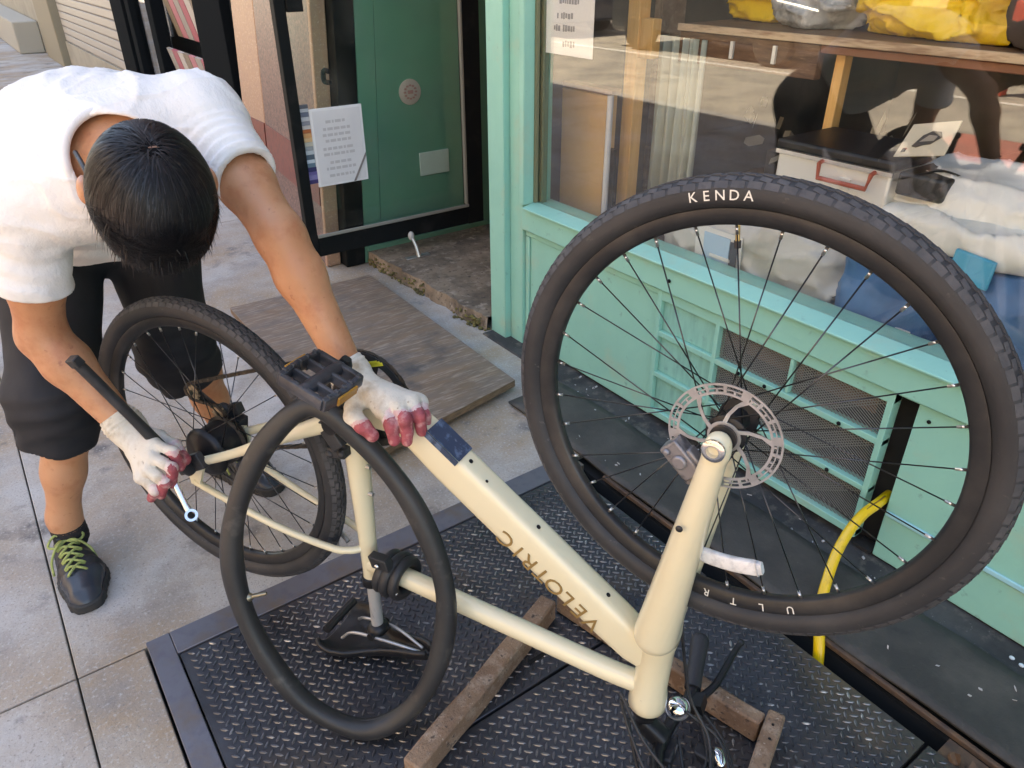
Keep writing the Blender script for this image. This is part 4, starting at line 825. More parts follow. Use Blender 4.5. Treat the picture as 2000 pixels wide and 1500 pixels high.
# ---- wheels (local: axle along y)
def wheel_parts(M, rotor, letters, name='wheel', motor=False):
    """M: 4x4 in bike coordinates"""
    b = MB(); prof = [(.3065, -.0128), (.3065, .0128), (.3035, .0132), (.297, .0122), (.288, .0096), (.2845, .006), (.2838, 0), (.2845, -.006), (.288, -.0096), (.297, -.0122), (.3035, -.0132)]
    b.lathe(prof, (0, 0, 0), (0, 1, 0), 120, close=True)
    rim = b.build(name, m_rim, bike, smooth=50); rim.matrix_local = Matrix.Translation(-BQ) @ M
    b = MB(); R0, r0 = .3240, .0204; n = 144; prof = []
    for k in range(21):
        be = -2.75 + 5.5 * k / 20; rr = r0 * (1 + (.04 if abs(be) < 1.0 else 0) + (.05 if 1.02 < abs(be) < 1.12 else 0) + (.03 if 1.9 < abs(be) < 2.0 else 0)); prof.append((R0 + rr * math.cos(be), rr * 1.06 * math.sin(be)))
    b.lathe(prof, (0, 0, 0), (0, 1, 0), n, close=True); b.build('tyre', m_tyre, rim, smooth=180)
    b = MB(); N = 104
    def block(a, be, la, lw, h, sk=0):
        c, s = math.cos(a), math.sin(a); rad = V3((c, 0, s)); tan = V3((-s, 0, c)); nrm = rad * math.cos(be) + V3((0, math.sin(be), 0)); lat = -rad * math.sin(be) + V3((0, math.cos(be), 0))
        p = rad * R0 + nrm * (r0 * 1.03 + h * .3); t2 = unit(tan + lat * sk); l2 = unit(lat - tan * sk)
        b.obox(p, t2 * la, l2 * lw, nrm * h)
    for i in range(N):
        a = 2 * PI * i / N; w = PI / N
        for sg in (1, -1):
            block(a + (w if sg > 0 else 0), sg * .98, .0082, .0046, .0009, .06 * sg)
            block(a + (0 if sg > 0 else w), sg * .58, .0068, .0034, .0009, .22 * sg)
        block(a, .0, .0072, .0042, .0009, .2); block(a + w, .22, .004, .002, .0009, -.2); block(a + w, -.22, .004, .002, .0009, .2)
    o = b.build('tread_block', m_tread, rim, smooth=0, fixn=False); o['kind'] = 'stuff'
    # hub
    b = MB(); b.lathe([(.0, -.052), (.011, -.052), (.0125, -.036), (.027, -.033), (.029, -.031), (.029, -.028), (.018, -.024), (.0155, 0), (.018, .020), (.029, .024), (.029, .027), (.026, .029), (.019, .031), (.019, .040), (.010, .042), (.010, .052), (0, .052)], (0, 0, 0), (0, 1, 0), 28); 
    if motor: b = MB(); b.lathe([(.0, -.058), (.012, -.056), (.014, -.044), (.044, -.040), (.056, -.034), (.058, -.030), (.052, -.026), (.050, .022), (.058, .026), (.056, .032), (.046, .040), (.020, .046), (.012, .056), (.0, .058)], (0, 0, 0), (0, 1, 0), 40)
    hub = b.build('hub', m_bkmetal, rim, smooth=40)
    # spokes share one mesh per side
    for side, yf in ((1, .0255), (-1, -.0295)):
        me = None; hr = .055 if motor else .0275
        for k in range(16):
            for_dir = 1 if k % 2 else -1
            rimang = 2 * PI * (2 * k + (side > 0)) / 32; hubang = rimang - for_dir * math.radians(34 if motor else 52)
            p0 = Vector((hr * math.cos(hubang), yf + .0016 * for_dir * side, hr * math.sin(hubang)))
            p1 = Vector((.2850 * math.cos(rimang), .002 * side, .2850 * math.sin(rimang))); d = p1 - p0; L = d.length
            if me is None:
                sb_ = MB(); sb_.cyl((0, 0, 0), (0, 0, 1 - .014 / .28), .00105, n=6); sb_.mi = 1; sb_.cyl((0, 0, 1 - .014 / .28), (0, 0, 1), .0022, n=6)
                sp0 = sb_.build('spoke', [m_steel, m_nipple], rim, smooth=180); me = sp0.data; o = sp0
            else: o = link_copy(sp0, rim)
            o.matrix_local = Matrix.Translation(p0) @ d.to_track_quat('Z', 'Y').to_matrix().to_4x4() @ Matrix.Diagonal((1, 1, L, 1))
    # rotor on the left side
    if rotor:
        y = .0345; b = MB(); R = rotor; n = 96; th = .0009
        def ringseg(r0_, r1_, a0, a1, k):
            vs = []; 
            for i in range(k + 1):
                a = a0 + (a1 - a0) * i / k
                for r in (r0_, r1_):
                    for yy in (y - th, y + th): vs.append((r * math.cos(a), yy, r * math.sin(a)))
            fs = []
            for i in range(k):
                o_ = i * 4; fs += [(o_, o_ + 4, o_ + 6, o_ + 2), (o_ + 1, o_ + 3, o_ + 7, o_ + 5), (o_, o_ + 1, o_ + 5, o_ + 4), (o_ + 2, o_ + 6, o_ + 7, o_ + 3)]
            fs += [(0, 2, 3, 1), (k * 4, k * 4 + 1, k * 4 + 3, k * 4 + 2)]; b.add(vs, fs)
        ringseg(R - .0028, R, 0, 2 * PI, 96); ringseg(R - .0160, R - .0125, 0, 2 * PI, 96); ringseg(R - .0085, R - .0070, 0, 2 * PI, 96)
        for k in range(18):
            a = 2 * PI * k / 18
            for j, (ra, rb_, w_) in enumerate(((R - .0130, R - .0020, .17 if k % 3 == 0 else .06),)): ringseg(ra, rb_, a, a + w_, 4)
            ringseg(R - .0130, R - .0072, a + .20, a + .24, 2)
        for k in range(6):
            a = 2 * PI * k / 6; p = []
            for (r, da, w_) in ((.020, -.35, .0032), (.036, -.16, .0026), (.052, .0, .0026), (R - .014, .16, .0045)):
                p.append((r, a + da, w_))
            vs = []
            for (r, an, w_) in p:
                c = V3((r * math.cos(an), y, r * math.sin(an))); tn = V3((-math.sin(an), 0, math.cos(an)))
                for sgn in (-1, 1):
                    for yy in (-th * .9, th * .9): vs.append(c + tn * w_ * sgn + V3((0, yy, 0)))
            fs = []
            for i in range(3): o_ = i * 4; fs += [(o_, o_ + 4, o_ + 6, o_ + 2), (o_ + 1, o_ + 3, o_ + 7, o_ + 5), (o_, o_ + 1, o_ + 5, o_ + 4), (o_ + 2, o_ + 6, o_ + 7, o_ + 3)]
            b.add(vs, fs)
        ringseg(.0165, .0235, 0, 2 * PI, 40); b.build('rotor', m_rotor, rim, smooth=0)
        b = MB(); b.lathe([(.0125, .0355), (.019, .0355), (.019, .0395), (.0125, .041)], (0, 0, 0), (0, 1, 0), 24, close=True); b.build('lock_ring', m_bkmetal, rim)
    if letters:
        def arc(word, ph0, ph1, r, yy, size, m, ang_y=0):
            b = MB()
            for i, ch in enumerate(word):
                ph = math.radians(ph0 + (ph1 - ph0) * (i / (len(word) - 1))); rt = V3((-math.sin(ph), 0, math.cos(ph))); up = V3((math.cos(ph), 0, math.sin(ph)))
                up = unit(up * math.cos(ang_y) - V3((0, 1, 0)) * math.sin(ang_y)); place_text(b, ch, size, V3((r * math.cos(ph), yy, r * math.sin(ph))), rt, up, .0003)
            b.build('lettering', m, rim, smooth=0, fixn=False)
        arc('KENDA', -87.6, -75.3, .3235, .02185, .0178, m_text_white, 0.0)
        arc('ULTR', 82.2, 107, .2975, .0128, .0165, m_text_white, -.22)
        ph = math.radians(-78.6); rd = V3((math.cos(ph), 0, math.sin(ph))); b = MB(); b.cyl(rd * .284, rd * .262, .003); b.mi = 1; b.cyl(rd * .263, rd * .254, .0045); b.build('valve', [m_brass, m_bkplast], rim)
        b = MB(); pts = []
        for k in range(9):
            ph = math.radians(112 - 25 * k / 8); pts.append((.2245 * math.cos(ph), .016, .2245 * math.sin(ph)))
        b.tube(pts, 1, 16, up=(0, 1, 0), sq=[(.0125 * (1 if 0 < k < 8 else .75), .006) for k in range(9)], power=4); b.build('reflector', m_refl, rim, smooth=50)
        b = MB(); k0 = V3(pts[7]); k1 = V3(pts[8]); b.tube([k0 + (k1 - k0) * .35 + V3((0, .0015, 0)), k0 + (k1 - k0) * .5 + V3((0, .0015, 0))], 1, 16, up=(0, 1, 0), sq=(.0128, .0058), power=4); b.build('reflector_band', mat('reflector_grey', (.45, .46, .48), .3), rim)
    return rim
MF = Matrix.Translation(Vector(BASEP)) @ S_.to_4x4() @ Matrix.Translation(Vector(FA - BASEP))
front = wheel_parts(MF, .080, True)
rear = wheel_parts(Matrix.Rotation(.2, 4, 'Y'), 0, False, motor=True)
# ---- fork
def forkfn(P):
    Q = (P - BASEP) @ S_np + BASEP          # back to unsteered coordinates
    d = cap(Q, CROWN + AX * .006, CROWN - AX * .012, .0325, .034)
    for sy in (1, -1):
        c1 = CROWN - AX * .022 + V3((0, .022 if sy > 0 else -.008, 0)); c3 = FA + V3((0, .058 * sy, 0)) + AX * .012
        l = cap(Q, c1, c3, .037 if sy > 0 else .031, .0172); l = smin(l, cap(Q, c3, FA + V3((0, .056 * sy, 0)), .0165, .0175), .01)
        d = smin(d, l, .014)
    # flat outer dropout face
    return np.maximum(d, np.abs(Q[..., 1]) - .073)
cor = np.array([st(p) for p in ([FA + V3((0, .09, 0)), FA - V3((0, .09, 0)), CROWN + AX * .07, CROWN + AX * .05 - V3((0, .1, 0)), CROWN + V3((0, .1, 0))])])
fork = sdf_obj('fork', forkfn, cor.min(0) - .06, cor.max(0) + .06, .0052, m_cream, bike, tuple(BQ))
b = MB(); e = lambda y: st(FA + V3((0, y, 0)))
ayv = unit(e(1) - e(0)); b.lathe([(.0085, .0), (.0155, .0), (.0165, .002), (.0165, .006), (.0125, .0085), (.0085, .0085), (.0085, -.012)], e(.0725), ayv, 28, close=True); bk(b, 'axle_cap', m_silver, fork)
b = MB(); b.lathe([(0, .0), (.0084, .0), (.0084, .001), (0, .001)], e(.066), ayv, 20); bk(b, 'axle_hole', m_blackpl, fork)
b = MB(); c_ = st(CROWN - AX * .305 + AN * .02); 
hq = st(V3((1.056, .0735, .142))); 
b.ell(st(CROWN - AX * .297 + AN * .022 + V3((0, .0765, 0))), .0055, .003, .0055); bk(b, 'mount_hole', m_blackpl, fork)
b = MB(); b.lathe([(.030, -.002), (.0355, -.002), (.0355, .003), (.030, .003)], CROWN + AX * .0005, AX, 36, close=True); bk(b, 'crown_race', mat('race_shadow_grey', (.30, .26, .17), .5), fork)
# brake caliper on the fork
b = MB()
cc = st(FA + V3((-.062, .042, .030))); ux = unit(S_np @ V3((.5, 0, .87))); uz = unit(S_np @ V3((-.87, 0, .5))); uy = ayv
b.obox(cc, ux * .030, uz * .016, uy * .014); b.obox(cc + ux * .012 - uz * .012, ux * .02, uz * .010, uy * .010); b.cyl(cc + uy * .012, cc + uy * .020, .011)
b.cyl(cc - ux * .022 + uz * .006 + uy * .012, cc - ux * .022 + uz * .006 + uy * .020, .005); b.obox(cc + ux * .02 + uz * .016, ux * .018, uz * .006, uy * .006)
cal = bk(b, 'brake_caliper', mat('caliper_grey', (.26, .255, .27), .45, .6, var=[((.12, .12, .13), 40, .5, .65)]), bevel=.003)
b = MB(); hose = spline([cc + ux * .03 + uy * .01, cc + ux * .07 + uz * .004 + uy * .012, st(CROWN - AX * .22 + V3((-.03, .045, 0))), st(CROWN - AX * .06 + V3((-.055, .035, 0))), CROWN + AX * .10 + V3((-.03, .045, 0)), TOP + AX * .03 + V3((.0, .05, 0))], 8); 
# ---- drivetrain
b = MB(); y = -.050; n = 40
prof = [(.0975, y - .0025), (.0975, y + .0025), (.094, y + .003), (.090, y + .001), (.090, y - .001), (.094, y - .003)]
b.lathe(prof, BB, (0, 1, 0), 64, close=True)
for k in range(5):
    a = 2 * PI * k / 5 + .3; b.beam(BB + V3((.015 * math.cos(a), y, .015 * math.sin(a))), BB + V3((.091 * math.cos(a), y, .091 * math.sin(a))), .014, .005, up=(0, 1, 0))
for k in range(44):
    a = 2 * PI * k / 44; b.obox(BB + V3((.0985 * math.cos(a), y, .0985 * math.sin(a))), V3((math.cos(a), 0, math.sin(a))) * .0025, V3((-math.sin(a), 0, math.cos(a))) * .0025, V3((0, .0012, 0)))
ring_ = bk(b, 'chainring', m_bkmetal)
b = MB(); b.lathe([(.101, y + .005), (.101, y + .0075), (.086, y + .0075), (.086, y + .005)], BB, (0, 1, 0), 64, close=True); bk(b, 'chain_guard', m_bkplast, ring_)
b = MB(); 
for k in range(3):
    a = -1.35 + k * .1; b.obox(BB + V3((.06 * math.cos(a) + .03, y + .0085, .075 * math.sin(a))), V3((.018, 0, 0)), V3((0, .001, 0)), V3((0, 0, .003)))
bk(b, 'guard_print', m_ysticker, ring_)
b = MB(); b.lathe([(.012, -.060), (.034, -.058), (.040, -.052), (.030, -.046), (.044, -.042), (.030, -.038), (.040, -.035), (.02, -.030)], (0, 0, 0), (0, 1, 0), 30, close=True); bk(b, 'cassette', m_chain)
JA, JB = V3((-.073, -.052, -.113)), V3((-.022, -.056, -.052))
m_jock = mat('jockey_wheel_tan', (.34, .27, .17), .45, .5, var=[((.12, .1, .07), 60, .5, .6)])
jw = []
for J_ in (JA, JB):
    b = MB(); b.lathe([(.006, -.0035), (.0185, -.002), (.0185, .002), (.006, .0035)], J_, (0, 1, 0), 18, close=True)
    for k in range(11): a = 2 * PI * k / 11; b.obox(J_ + V3((.0195 * math.cos(a), 0, .0195 * math.sin(a))), V3((math.cos(a), 0, math.sin(a))) * .003, V3((0, .0015, 0)), V3((-math.sin(a), 0, math.cos(a))) * .002)
    jw.append(b)
b = MB(); dj = unit(JA - JB); nj = np.cross(dj, (0, 1, 0))
for yy in (.008, -.008): b.prism([JB - dj * .022 + nj * .013 + V3((0, yy, 0)), JB - dj * .022 - nj * .013 + V3((0, yy, 0)), JA + dj * .022 - nj * .012 + V3((0, yy, 0)), JA + dj * .022 + nj * .012 + V3((0, yy, 0))], (0, .0016, 0)) if yy < 0 else None
b.obox(JB + V3((.012, -.022, .028)), V3((.022, 0, .012)), V3((0, .014, 0)), V3((-.008, 0, .014))); b.obox(JB + V3((.03, -.024, .0)), V3((.014, 0, 0)), V3((0, .010, 0)), V3((0, 0, .012)))
b.ell(JB + V3((.0, -.016, -.004)), .018, .012, .016); der = bk(b, 'derailleur', m_bkplast, bevel=.002)
for b in jw: bk(b, 'jockey_wheel', m_jock, der)
def chainpath():
    pts = []; C0 = V3((0, -.047, 0)); C1 = BB + V3((0, y, 0))
    a1 = [math.radians(t) for t in range(95, -101, -15)]                      # round the chainring front
    P = [C0 + V3((.034 * math.cos(math.radians(t)), 0, .034 * math.sin(math.radians(t)))) for t in (190, 150, 110, 95)]
    P += [V3((C1[0] + .0985 * math.cos(t), y, C1[2] + .0985 * math.sin(t))) for t in a1]
    P += [JA + V3((.0, 0, -.021)), JA + V3((-.018, 0, -.010)), JA + V3((-.02, 0, .008)), JA + V3((-.004, 0, .02)), JB + V3((.006, 0, -.02)), JB + V3((.021, 0, .002)), JB + V3((.004, 0, .021))]
    return P
cp = chainpath(); L_ = [0]
for i in range(len(cp)): L_.append(L_[-1] + np.linalg.norm(cp[(i + 1) % len(cp)] - cp[i]))
b = MB(); NL = int(L_[-1] / .0127); 
def at(s):
    s = s % L_[-1]; i = max(j for j in range(len(cp)) if L_[j] <= s); f = (s - L_[i]) / max(1e-9, L_[i + 1] - L_[i]); return cp[i] + (cp[(i + 1) % len(cp)] - cp[i]) * f
for k in range(NL):
    p0, p1 = at(k * .0127), at(k * .0127 + .0115); w = .0042 if k % 2 else .003; b.beam(p0 - (p1 - p0) * .15, p1 + (p1 - p0) * .15, w * 2, .0075, up=unit(np.cross((0, 1, 0), p1 - p0)) )
o = bk(b, 'chain', m_chain, smooth=0); o['kind'] = 'stuff'
# cranks and pedals
def crank(ang, sy, name='crank_arm'):
    d = V3((math.cos(ang), 0, math.sin(ang))); c0 = BB + V3((0, .056 * sy, 0)); c1 = c0 + d * .152 + V3((0, .014 * sy, 0)); b = MB()
    pr = np.cross(d, (0, 1, 0)); b.tube([c0 - d * .012, c0 + d * .02, c0 + d * .08 + V3((0, .006 * sy, 0)), c1, c1 + d * .012], 1, 20, up=(0, 1, 0), sq=[(.014, .009), (.018, .011), (.013, .0085), (.0125, .0085), (.008, .007)], power=3.2)
    b.cyl(c0 - V3((0, .02 * sy, 0)), c0 + V3((0, .013 * sy, 0)), .0165, n=20); o = bk(b, name, m_bkmetal, smooth=50)
    # pedal: platform frame with its own parts
    pc = c1 + V3((0, .062 * sy, 0)); u = unit(V3((.80, 0, .60)) if sy > 0 else V3((.9, 0, -.3))); w = np.cross(u, (0, 1, 0)); Y = V3((0, 1, 0)) * sy
    b = MB()
    for s in (-1, 1):
        b.tube([pc + u * .042 * s - Y * .048, pc + u * .047 * s, pc + u * .042 * s + Y * .048], 1, 12, up=w, sq=(.006, .0125), power=4)
        b.tube([pc - u * .042 + Y * .046 * s, pc + u * .042 + Y * .046 * s], 1, 12, up=w, sq=(.006, .0115), power=4)
    b.tube([pc - Y * .05, pc + Y * .05], .0125, 14); b.tube([pc - u * .04 - Y * .018, pc + u * .04 - Y * .018], 1, 10, up=w, sq=(.0045, .010), power=4); b.tube([pc - u * .04 + Y * .018, pc + u * .04 + Y * .018], 1, 10, up=w, sq=(.0045, .010), power=4)
    for s in (-1, 1):
        for k in range(5): b.obox(pc + u * .044 * s + Y * (-.036 + k * .018), w * .0155, u * .004, Y * .003)
    pd = bk(b, 'pedal', m_pedal, o, smooth=50, bevel=.001, seg=1)
    b = MB(); b.cyl(c1 - Y * .004, pc - Y * .045, .0075); bk(b, 'pedal_axle', m_silver2, o)
    for s_ in (1, -1): b = MB(); b.obox(pc + u * .0535 * s_, u * .002, Y * .024, w * .008); bk(b, 'pedal_reflector', m_amber, o, bevel=.001)
    return o
crank(math.radians(310), 1); crank(math.radians(130), -1)
# black cable guide / sensor block at the bottom bracket
b = MB(); b.obox((.412, .046, -.040), V3((.014, 0, -.006)), V3((0, .011, 0)), V3((.010, 0, .030))); b.obox((.398, .034, .004), V3((.020, 0, .004)), V3((0, .012, 0)), V3((-.003, 0, .010)))
b.ell((.383, .044, .004), .009, .008, .009); b.ell((.412, .044, .006), .009, .008, .009); bk(b, 'sensor_block', m_bkplast, bevel=.003)
# kickstand
k0, k1 = V3((.012, .082, .010)), V3((.028, .206, -.290)); kd = k1 - k0
b = MB(); b.tube(spline([k0, k0 + kd * .15 + V3((0, .012, 0)), k0 + kd * .5 + V3((0, .006, 0)), k0 + kd * .93, k1], 5), [.017 - .0065 * min(1, i / 10) for i in range(21)], 16); b.obox(k1 + unit(kd) * .002, unit(kd) * .010, unit(np.cross(kd, (0, 1, .2))) * .0125, unit(np.cross(kd, np.cross(kd, (0, 1, .2)))) * .009)
b.obox((.010, .079, -.002), V3((.045, 0, -.008)), V3((0, .008, 0)), V3((.004, 0, .018))); bk(b, 'kickstand', m_bkplast, smooth=50, bevel=.003)
b = MB(); b.lathe([(0, 0), (.011, 0), (.011, .008), (.007, .011), (0, .011)], (-.0, .0720, .0), (0, 1, 0), 14); bk(b, 'axle_nut', m_bkmetal)
# coiled cable lock round the seat cluster
b = MB(); td = unit(V3((.22, 0, .095)))
for k, s in enumerate((.0, .021, .042)):
    c = V3((.362, .002, .306)) + td * s; a_, b__ = perp(td); b.tube([c + (a_ * math.cos(t) + b__ * math.sin(t)) * (.037 + .003 * (k == 1)) + td * .004 * math.sin(t + k) for t in np.linspace(0, 2 * PI, 28, endpoint=False)], .0115, 12, closed=True)
b.obox(V3((.385, .03, .262)), V3((.02, 0, .006)), V3((0, .011, 0)), V3((0, 0, .014))); lock = bk(b, 'cable_lock', m_bkplast, smooth=60, bevel=.002)
b = MB(); b.ell((.385, .0455, .262), .006, .004, .005); b.ell((.40, .040, .332), .006, .005, .005); bk(b, 'lock_rivet', m_silver, lock)['kind'] = 'stuff'
# ---- handlebar group (low on the timber frame)
b = MB(); b.lathe([(.0, .0), (.027, .0), (.027, .012), (.022, .020), (.019, .032), (.0, .034)], TOP + AX * .0135, AX, 28); b.tube([TOP + AX * .02, TOP + AX * .064], .0165, 18); b.tube([TOP + AX * .055 + V3((-.004, 0, 0)), V3((.882, .0, .652))], 1, 18, up=(0, 1, 0), sq=(.019, .020), power=3); stem = bk(b, 'stem', m_bkmetal, smooth=50)
barp = [(.950, .262, .640), (.925, .17, .652), (.886, .045, .654), (.883, 0, .655), (.888, -.045, .656), (.903, -.125, .662), (.8975, -.235, .634)]
b = MB(); b.tube(spline(barp, 8), .0118, 16); bar_ = bk(b, 'handlebar', m_bkmetal, smooth=180)
for P in ([(.9035, -.135, .6595), (.9015, -.16, .653), (.899, -.21, .6400), (.8965, -.25, .6300)], [(.930, .18, .651), (.940, .22, .645), (.950, .27, .640)]):
    b = MB(); g = spline(P, 6); b.tube(g, [.0165 + .0025 * (i > len(g) * .55) * min(1, (i - len(g) * .55) / 4) if i < len(g) - 1 else .015 for i in range(len(g))], 18); bk(b, 'grip', mat('grip_rubber', (.020, .021, .026), .6, bump=[(160, .3)]), bar_, smooth=60)
for sy, P in ((-1, [(.912, -.108, .668), (.936, -.155, .672), (.945, -.19, .673), (.958, -.262, .672), (.966, -.288, .670)]), (1, [(.915, .12, .668), (.95, .17, .672), (.975, .25, .672)])):
    b = MB(); g = spline(P, 6); b.tube(g, 1, 12, up=(0, 0, 1), sq=[(.0085 - .003 * min(1, i / len(g)), .0055) for i in range(len(g))], power=3); b.obox(P[0], (.020, 0, 0), (0, .018, 0), (0, 0, .012)); b.ell(P[-1], .008, .008, .007); bk(b, 'brake_lever', m_bkmetal, bar_, smooth=50)
b = MB(); b.lathe([(0, .014), (.010, .0125), (.018, .008), (.0215, .0), (.0215, -.003), (.012, -.004), (0, -.004)], (.899, -.060, .632), (.1, .25, -.96), 28); b.cyl((.899, -.060, .632), (.893, -.058, .652), .006); bell = bk(b, 'bell', m_chrome, bar_, smooth=60)
b = MB(); b.lathe([(.0215, -.0045), (.0235, -.004), (.0235, -.010), (.0215, -.010)], (.899, -.060, .632), (.1, .25, -.96), 28, close=True); bk(b, 'bell_rim', m_silver2, bell)
b = MB(); b.ell((.968, -.040, .730), .022, .013, .018, axes=np.array([unit((.4, .2, .9)), unit((-.9, 0, .4)), (0, 1, 0)])); bk(b, 'lamp_cap', m_chrome, bar_)
b = MB(); b.obox((.945, -.030, .715), (.016, 0, .01), (0, .014, 0), (0, 0, .012)); b.obox((.965, -.036, .752), (.016, 0, 0), (0, .016, 0), (0, 0, .012)); bk(b, 'lamp_body', m_bkplast, bar_, bevel=.004)
cables = [[(.915, -.10, .668), (.96, -.02, .70), (.985, .06, .69), (.95, .09, .66), (.88, .06, .60), (.84, .028, .52)],
          [(.915, .12, .668), (.98, .10, .70), (1.0, .02, .71), (.97, -.05, .69), (.92, -.05, .63)],
          [(.91, -.11, .668), (.975, -.06, .71), (1.01, .03, .72), (.99, .12, .70), (.90, .10, .66), (.85, .05, .60), (.835, .026, .54)],
          [(.925, .10, .665), (.97, .05, .69), (.96, -.03, .67), (.93, -.06, .60), (.95, -.05, .45), (.985, .01, .35)],
          [(.905, -.02, .665), (.93, .05, .70), (.95, .11, .72), (.93, .17, .70), (.90, .14, .66)], [(.92, .06, .66), (.955, .0, .715), (.975, -.03, .735)], [(.90, .03, .67), (.915, .09, .71), (.96, .12, .735), (1.01, .08, .74)],
          [(.89, .03, .668), (.865, .06, .70), (.88, .10, .73), (.93, .12, .74), (.98, .10, .74)], [(.93, -.08, .668), (.95, -.02, .71), (.93, .06, .735), (.88, .09, .72), (.85, .06, .66), (.842, .03, .58)], [(.91, .0, .66), (.895, .04, .705), (.91, .065, .735), (.95, .08, .74)],
          [(.90, -.04, .660), (.87, .02, .69), (.86, .07, .685), (.90, .12, .68), (.96, .15, .68)]]
for c in cables: MB().tube(spline(c, 9), .0031, 8).build('cable', m_bkplast, bar_, origin=tuple(BQ), smooth=180)
b = MB(); b.obox((.893, .012, .672), (.014, 0, 0), (0, .026, 0), (0, 0, .009)); b.obox((.90, .075, .668), (.010, 0, 0), (0, .012, 0), (0, 0, .012)); bk(b, 'display_mount', m_bkplast, bar_, bevel=.004)
# ================================================================== PERSON bending over the rear wheel
J = {'Rsh': (0.0576, 1.5705, 0.9840), 'Lsh': (0.3734, 1.4781, 1.1108), 'Rel': (0.0160, 1.6127, 0.7241), 'Rwr': (0.1024, 1.4966, 0.5304), 'Lel': (0.4004, 1.2431, 0.9503), 'Lwr': (0.4357, 1.1457, 0.7416), 'head': (0.2126, 1.2347, 1.0485), 'Lpalm': (0.4599, 1.0784, 0.6922), 'Lk1': (0.4586, 1.0270, 0.6789), 'Lk2': (0.4836, 1.0156, 0.6881), 'Lk3': (0.5078, 1.0131, 0.6889), 'Lk4': (0.5282, 1.0194, 0.6783), 'Lp1': (0.4559, 0.9933, 0.6690), 'Lp2': (0.4774, 0.9781, 0.6792), 'Lp3': (0.5033, 0.9753, 0.6813), 'Lp4': (0.5211, 0.9884, 0.6677), 'Lt1': (0.4563, 0.9877, 0.6419), 'Lt2': (0.4746, 0.9734, 0.6403), 'Lt3': (0.5037, 0.9732, 0.6492), 'Lt4': (0.5203, 0.9874, 0.6359), 'Lth0': (0.4326, 1.0889, 0.6894), 'Lth1': (0.4129, 1.0509, 0.6764), 'Lth2': (0.4174, 1.0262, 0.6664), 'Lth3': (0.4263, 1.0098, 0.6526), 'Rpalm': (0.1195, 1.4545, 0.5087), 'Rk1': (0.1450, 1.4094, 0.5111), 'Rk2': (0.1337, 1.3871, 0.4987), 'Rk3': (0.1158, 1.3835, 0.4758), 'Rk4': (0.1015, 1.3947, 0.4574), 'Rp1': (0.1575, 1.3725, 0.5121), 'Rp2': (0.1375, 1.3529, 0.4887), 'Rp3': (0.1210, 1.3589, 0.4607), 'Rp4': (0.1087, 1.3744, 0.4462), 'Rt1': (0.1630, 1.3671, 0.4902), 'Rt2': (0.1397, 1.3648, 0.4638), 'Rt3': (0.1203, 1.3758, 0.4399), 'Rt4': (0.1089, 1.3911, 0.4301), 'Rth0': (0.1225, 1.4742, 0.5193), 'Rth1': (0.1473, 1.4434, 0.5111), 'Rth2': (0.1595, 1.4114, 0.4988), 'Rth3': (0.1649, 1.3846, 0.4866), 'wr0': (0.1420, 1.3892, 0.4900), 'wr1': (0.1429, 1.3615, 0.4683), 'wr2': (0.1478, 1.3289, 0.4221), 'wr3': (0.1508, 1.3172, 0.4048), 'Rhem_s': (0.0301, 1.5822, 0.8343), 'Lhem_s': (0.3855, 1.3309, 1.0375)}
J = {k: V3(v) for k, v in J.items()}
J.update(Rhip=V3((.105, 2.0, .83)), Lhip=V3((.315, 1.985, .81)), Rkn=V3((.0, 1.80, .49)), Lkn=V3((.30, 1.935, .455)), Ran=V3((-.0717, 1.8429, .1448)), Lan=V3((.3852, 2.0037, .150)))
J.update({k: V3(v) for k, v in {'Rk1': (0.1321, 1.4150, 0.5258), 'Rk2': (0.1223, 1.3967, 0.5105), 'Rk3': (0.1088, 1.3938, 0.4891), 'Rk4': (0.0942, 1.4014, 0.4693), 'Rp1': (0.1581, 1.3752, 0.5203), 'Rp2': (0.1444, 1.3522, 0.4985), 'Rp3': (0.1260, 1.3525, 0.4727), 'Rp4': (0.1063, 1.3664, 0.4525), 'Rt1': (0.1624, 1.3700, 0.4837), 'Rt2': (0.1391, 1.3620, 0.4555), 'Rt3': (0.1151, 1.3715, 0.4347), 'Rt4': (0.0975, 1.3855, 0.4248), 'Rpalm': (0.1103, 1.4631, 0.5115), 'Rth0': (0.1146, 1.4812, 0.5212), 'Rth1': (0.1475, 1.4549, 0.5174), 'Rth2': (0.1683, 1.4200, 0.5055), 'Rth3': (0.1768, 1.3836, 0.4872)}.items()})
_cd = lambda p: unit(V3((0, 0, 1.38)) - p)
J['Lwr'] = J['Lwr'] + unit(J['Lpalm'] - J['Lwr']) * .030
for k_ in list(J):
    if k_[0] == 'L' and (k_[1:2] in ('k', 'p', 't')) and k_ not in ('Lkn',): J[k_] = J[k_] + _cd(J[k_]) * .012
m_skin = mat('skin', (.51, .245, .125), .46, var=[((.57, .30, .17), 7, .4, .7), ((.42, .17, .085), 16, .50, .70), ((.34, .14, .08), 60, .62, .74)], bump=[(260, .12), (60, .08), (18, .12, None, .006)], sss=.15, spec=.45)
m_shirt = mat('white_cotton_shirt', (.80, .80, .79), .85, var=[((.76, .755, .74), 6, .4, .7)], bump=[(420, .08), (30, .18, (1, .5, 1), .012), (9, .42, (1, .4, .8), .028)], spec=.2)
m_shorts = mat('black_shorts_fabric', (.018, .019, .023), .75, var=[((.028, .029, .034), 7, .4, .7)], bump=[(300, .08), (12, .5)], spec=.3)
m_hair = mat('black_hair', (.006, .006, .008), .5, spec=.3); m_hair2 = mat('dark_brown_hair', (.008, .0075, .008), .5, spec=.3); m_hair3 = mat('hair_sheen', (.010, .011, .014), .42, spec=.42)
m_scalp = mat('scalp_dark', (.006, .006, .007), .9, spec=.1)
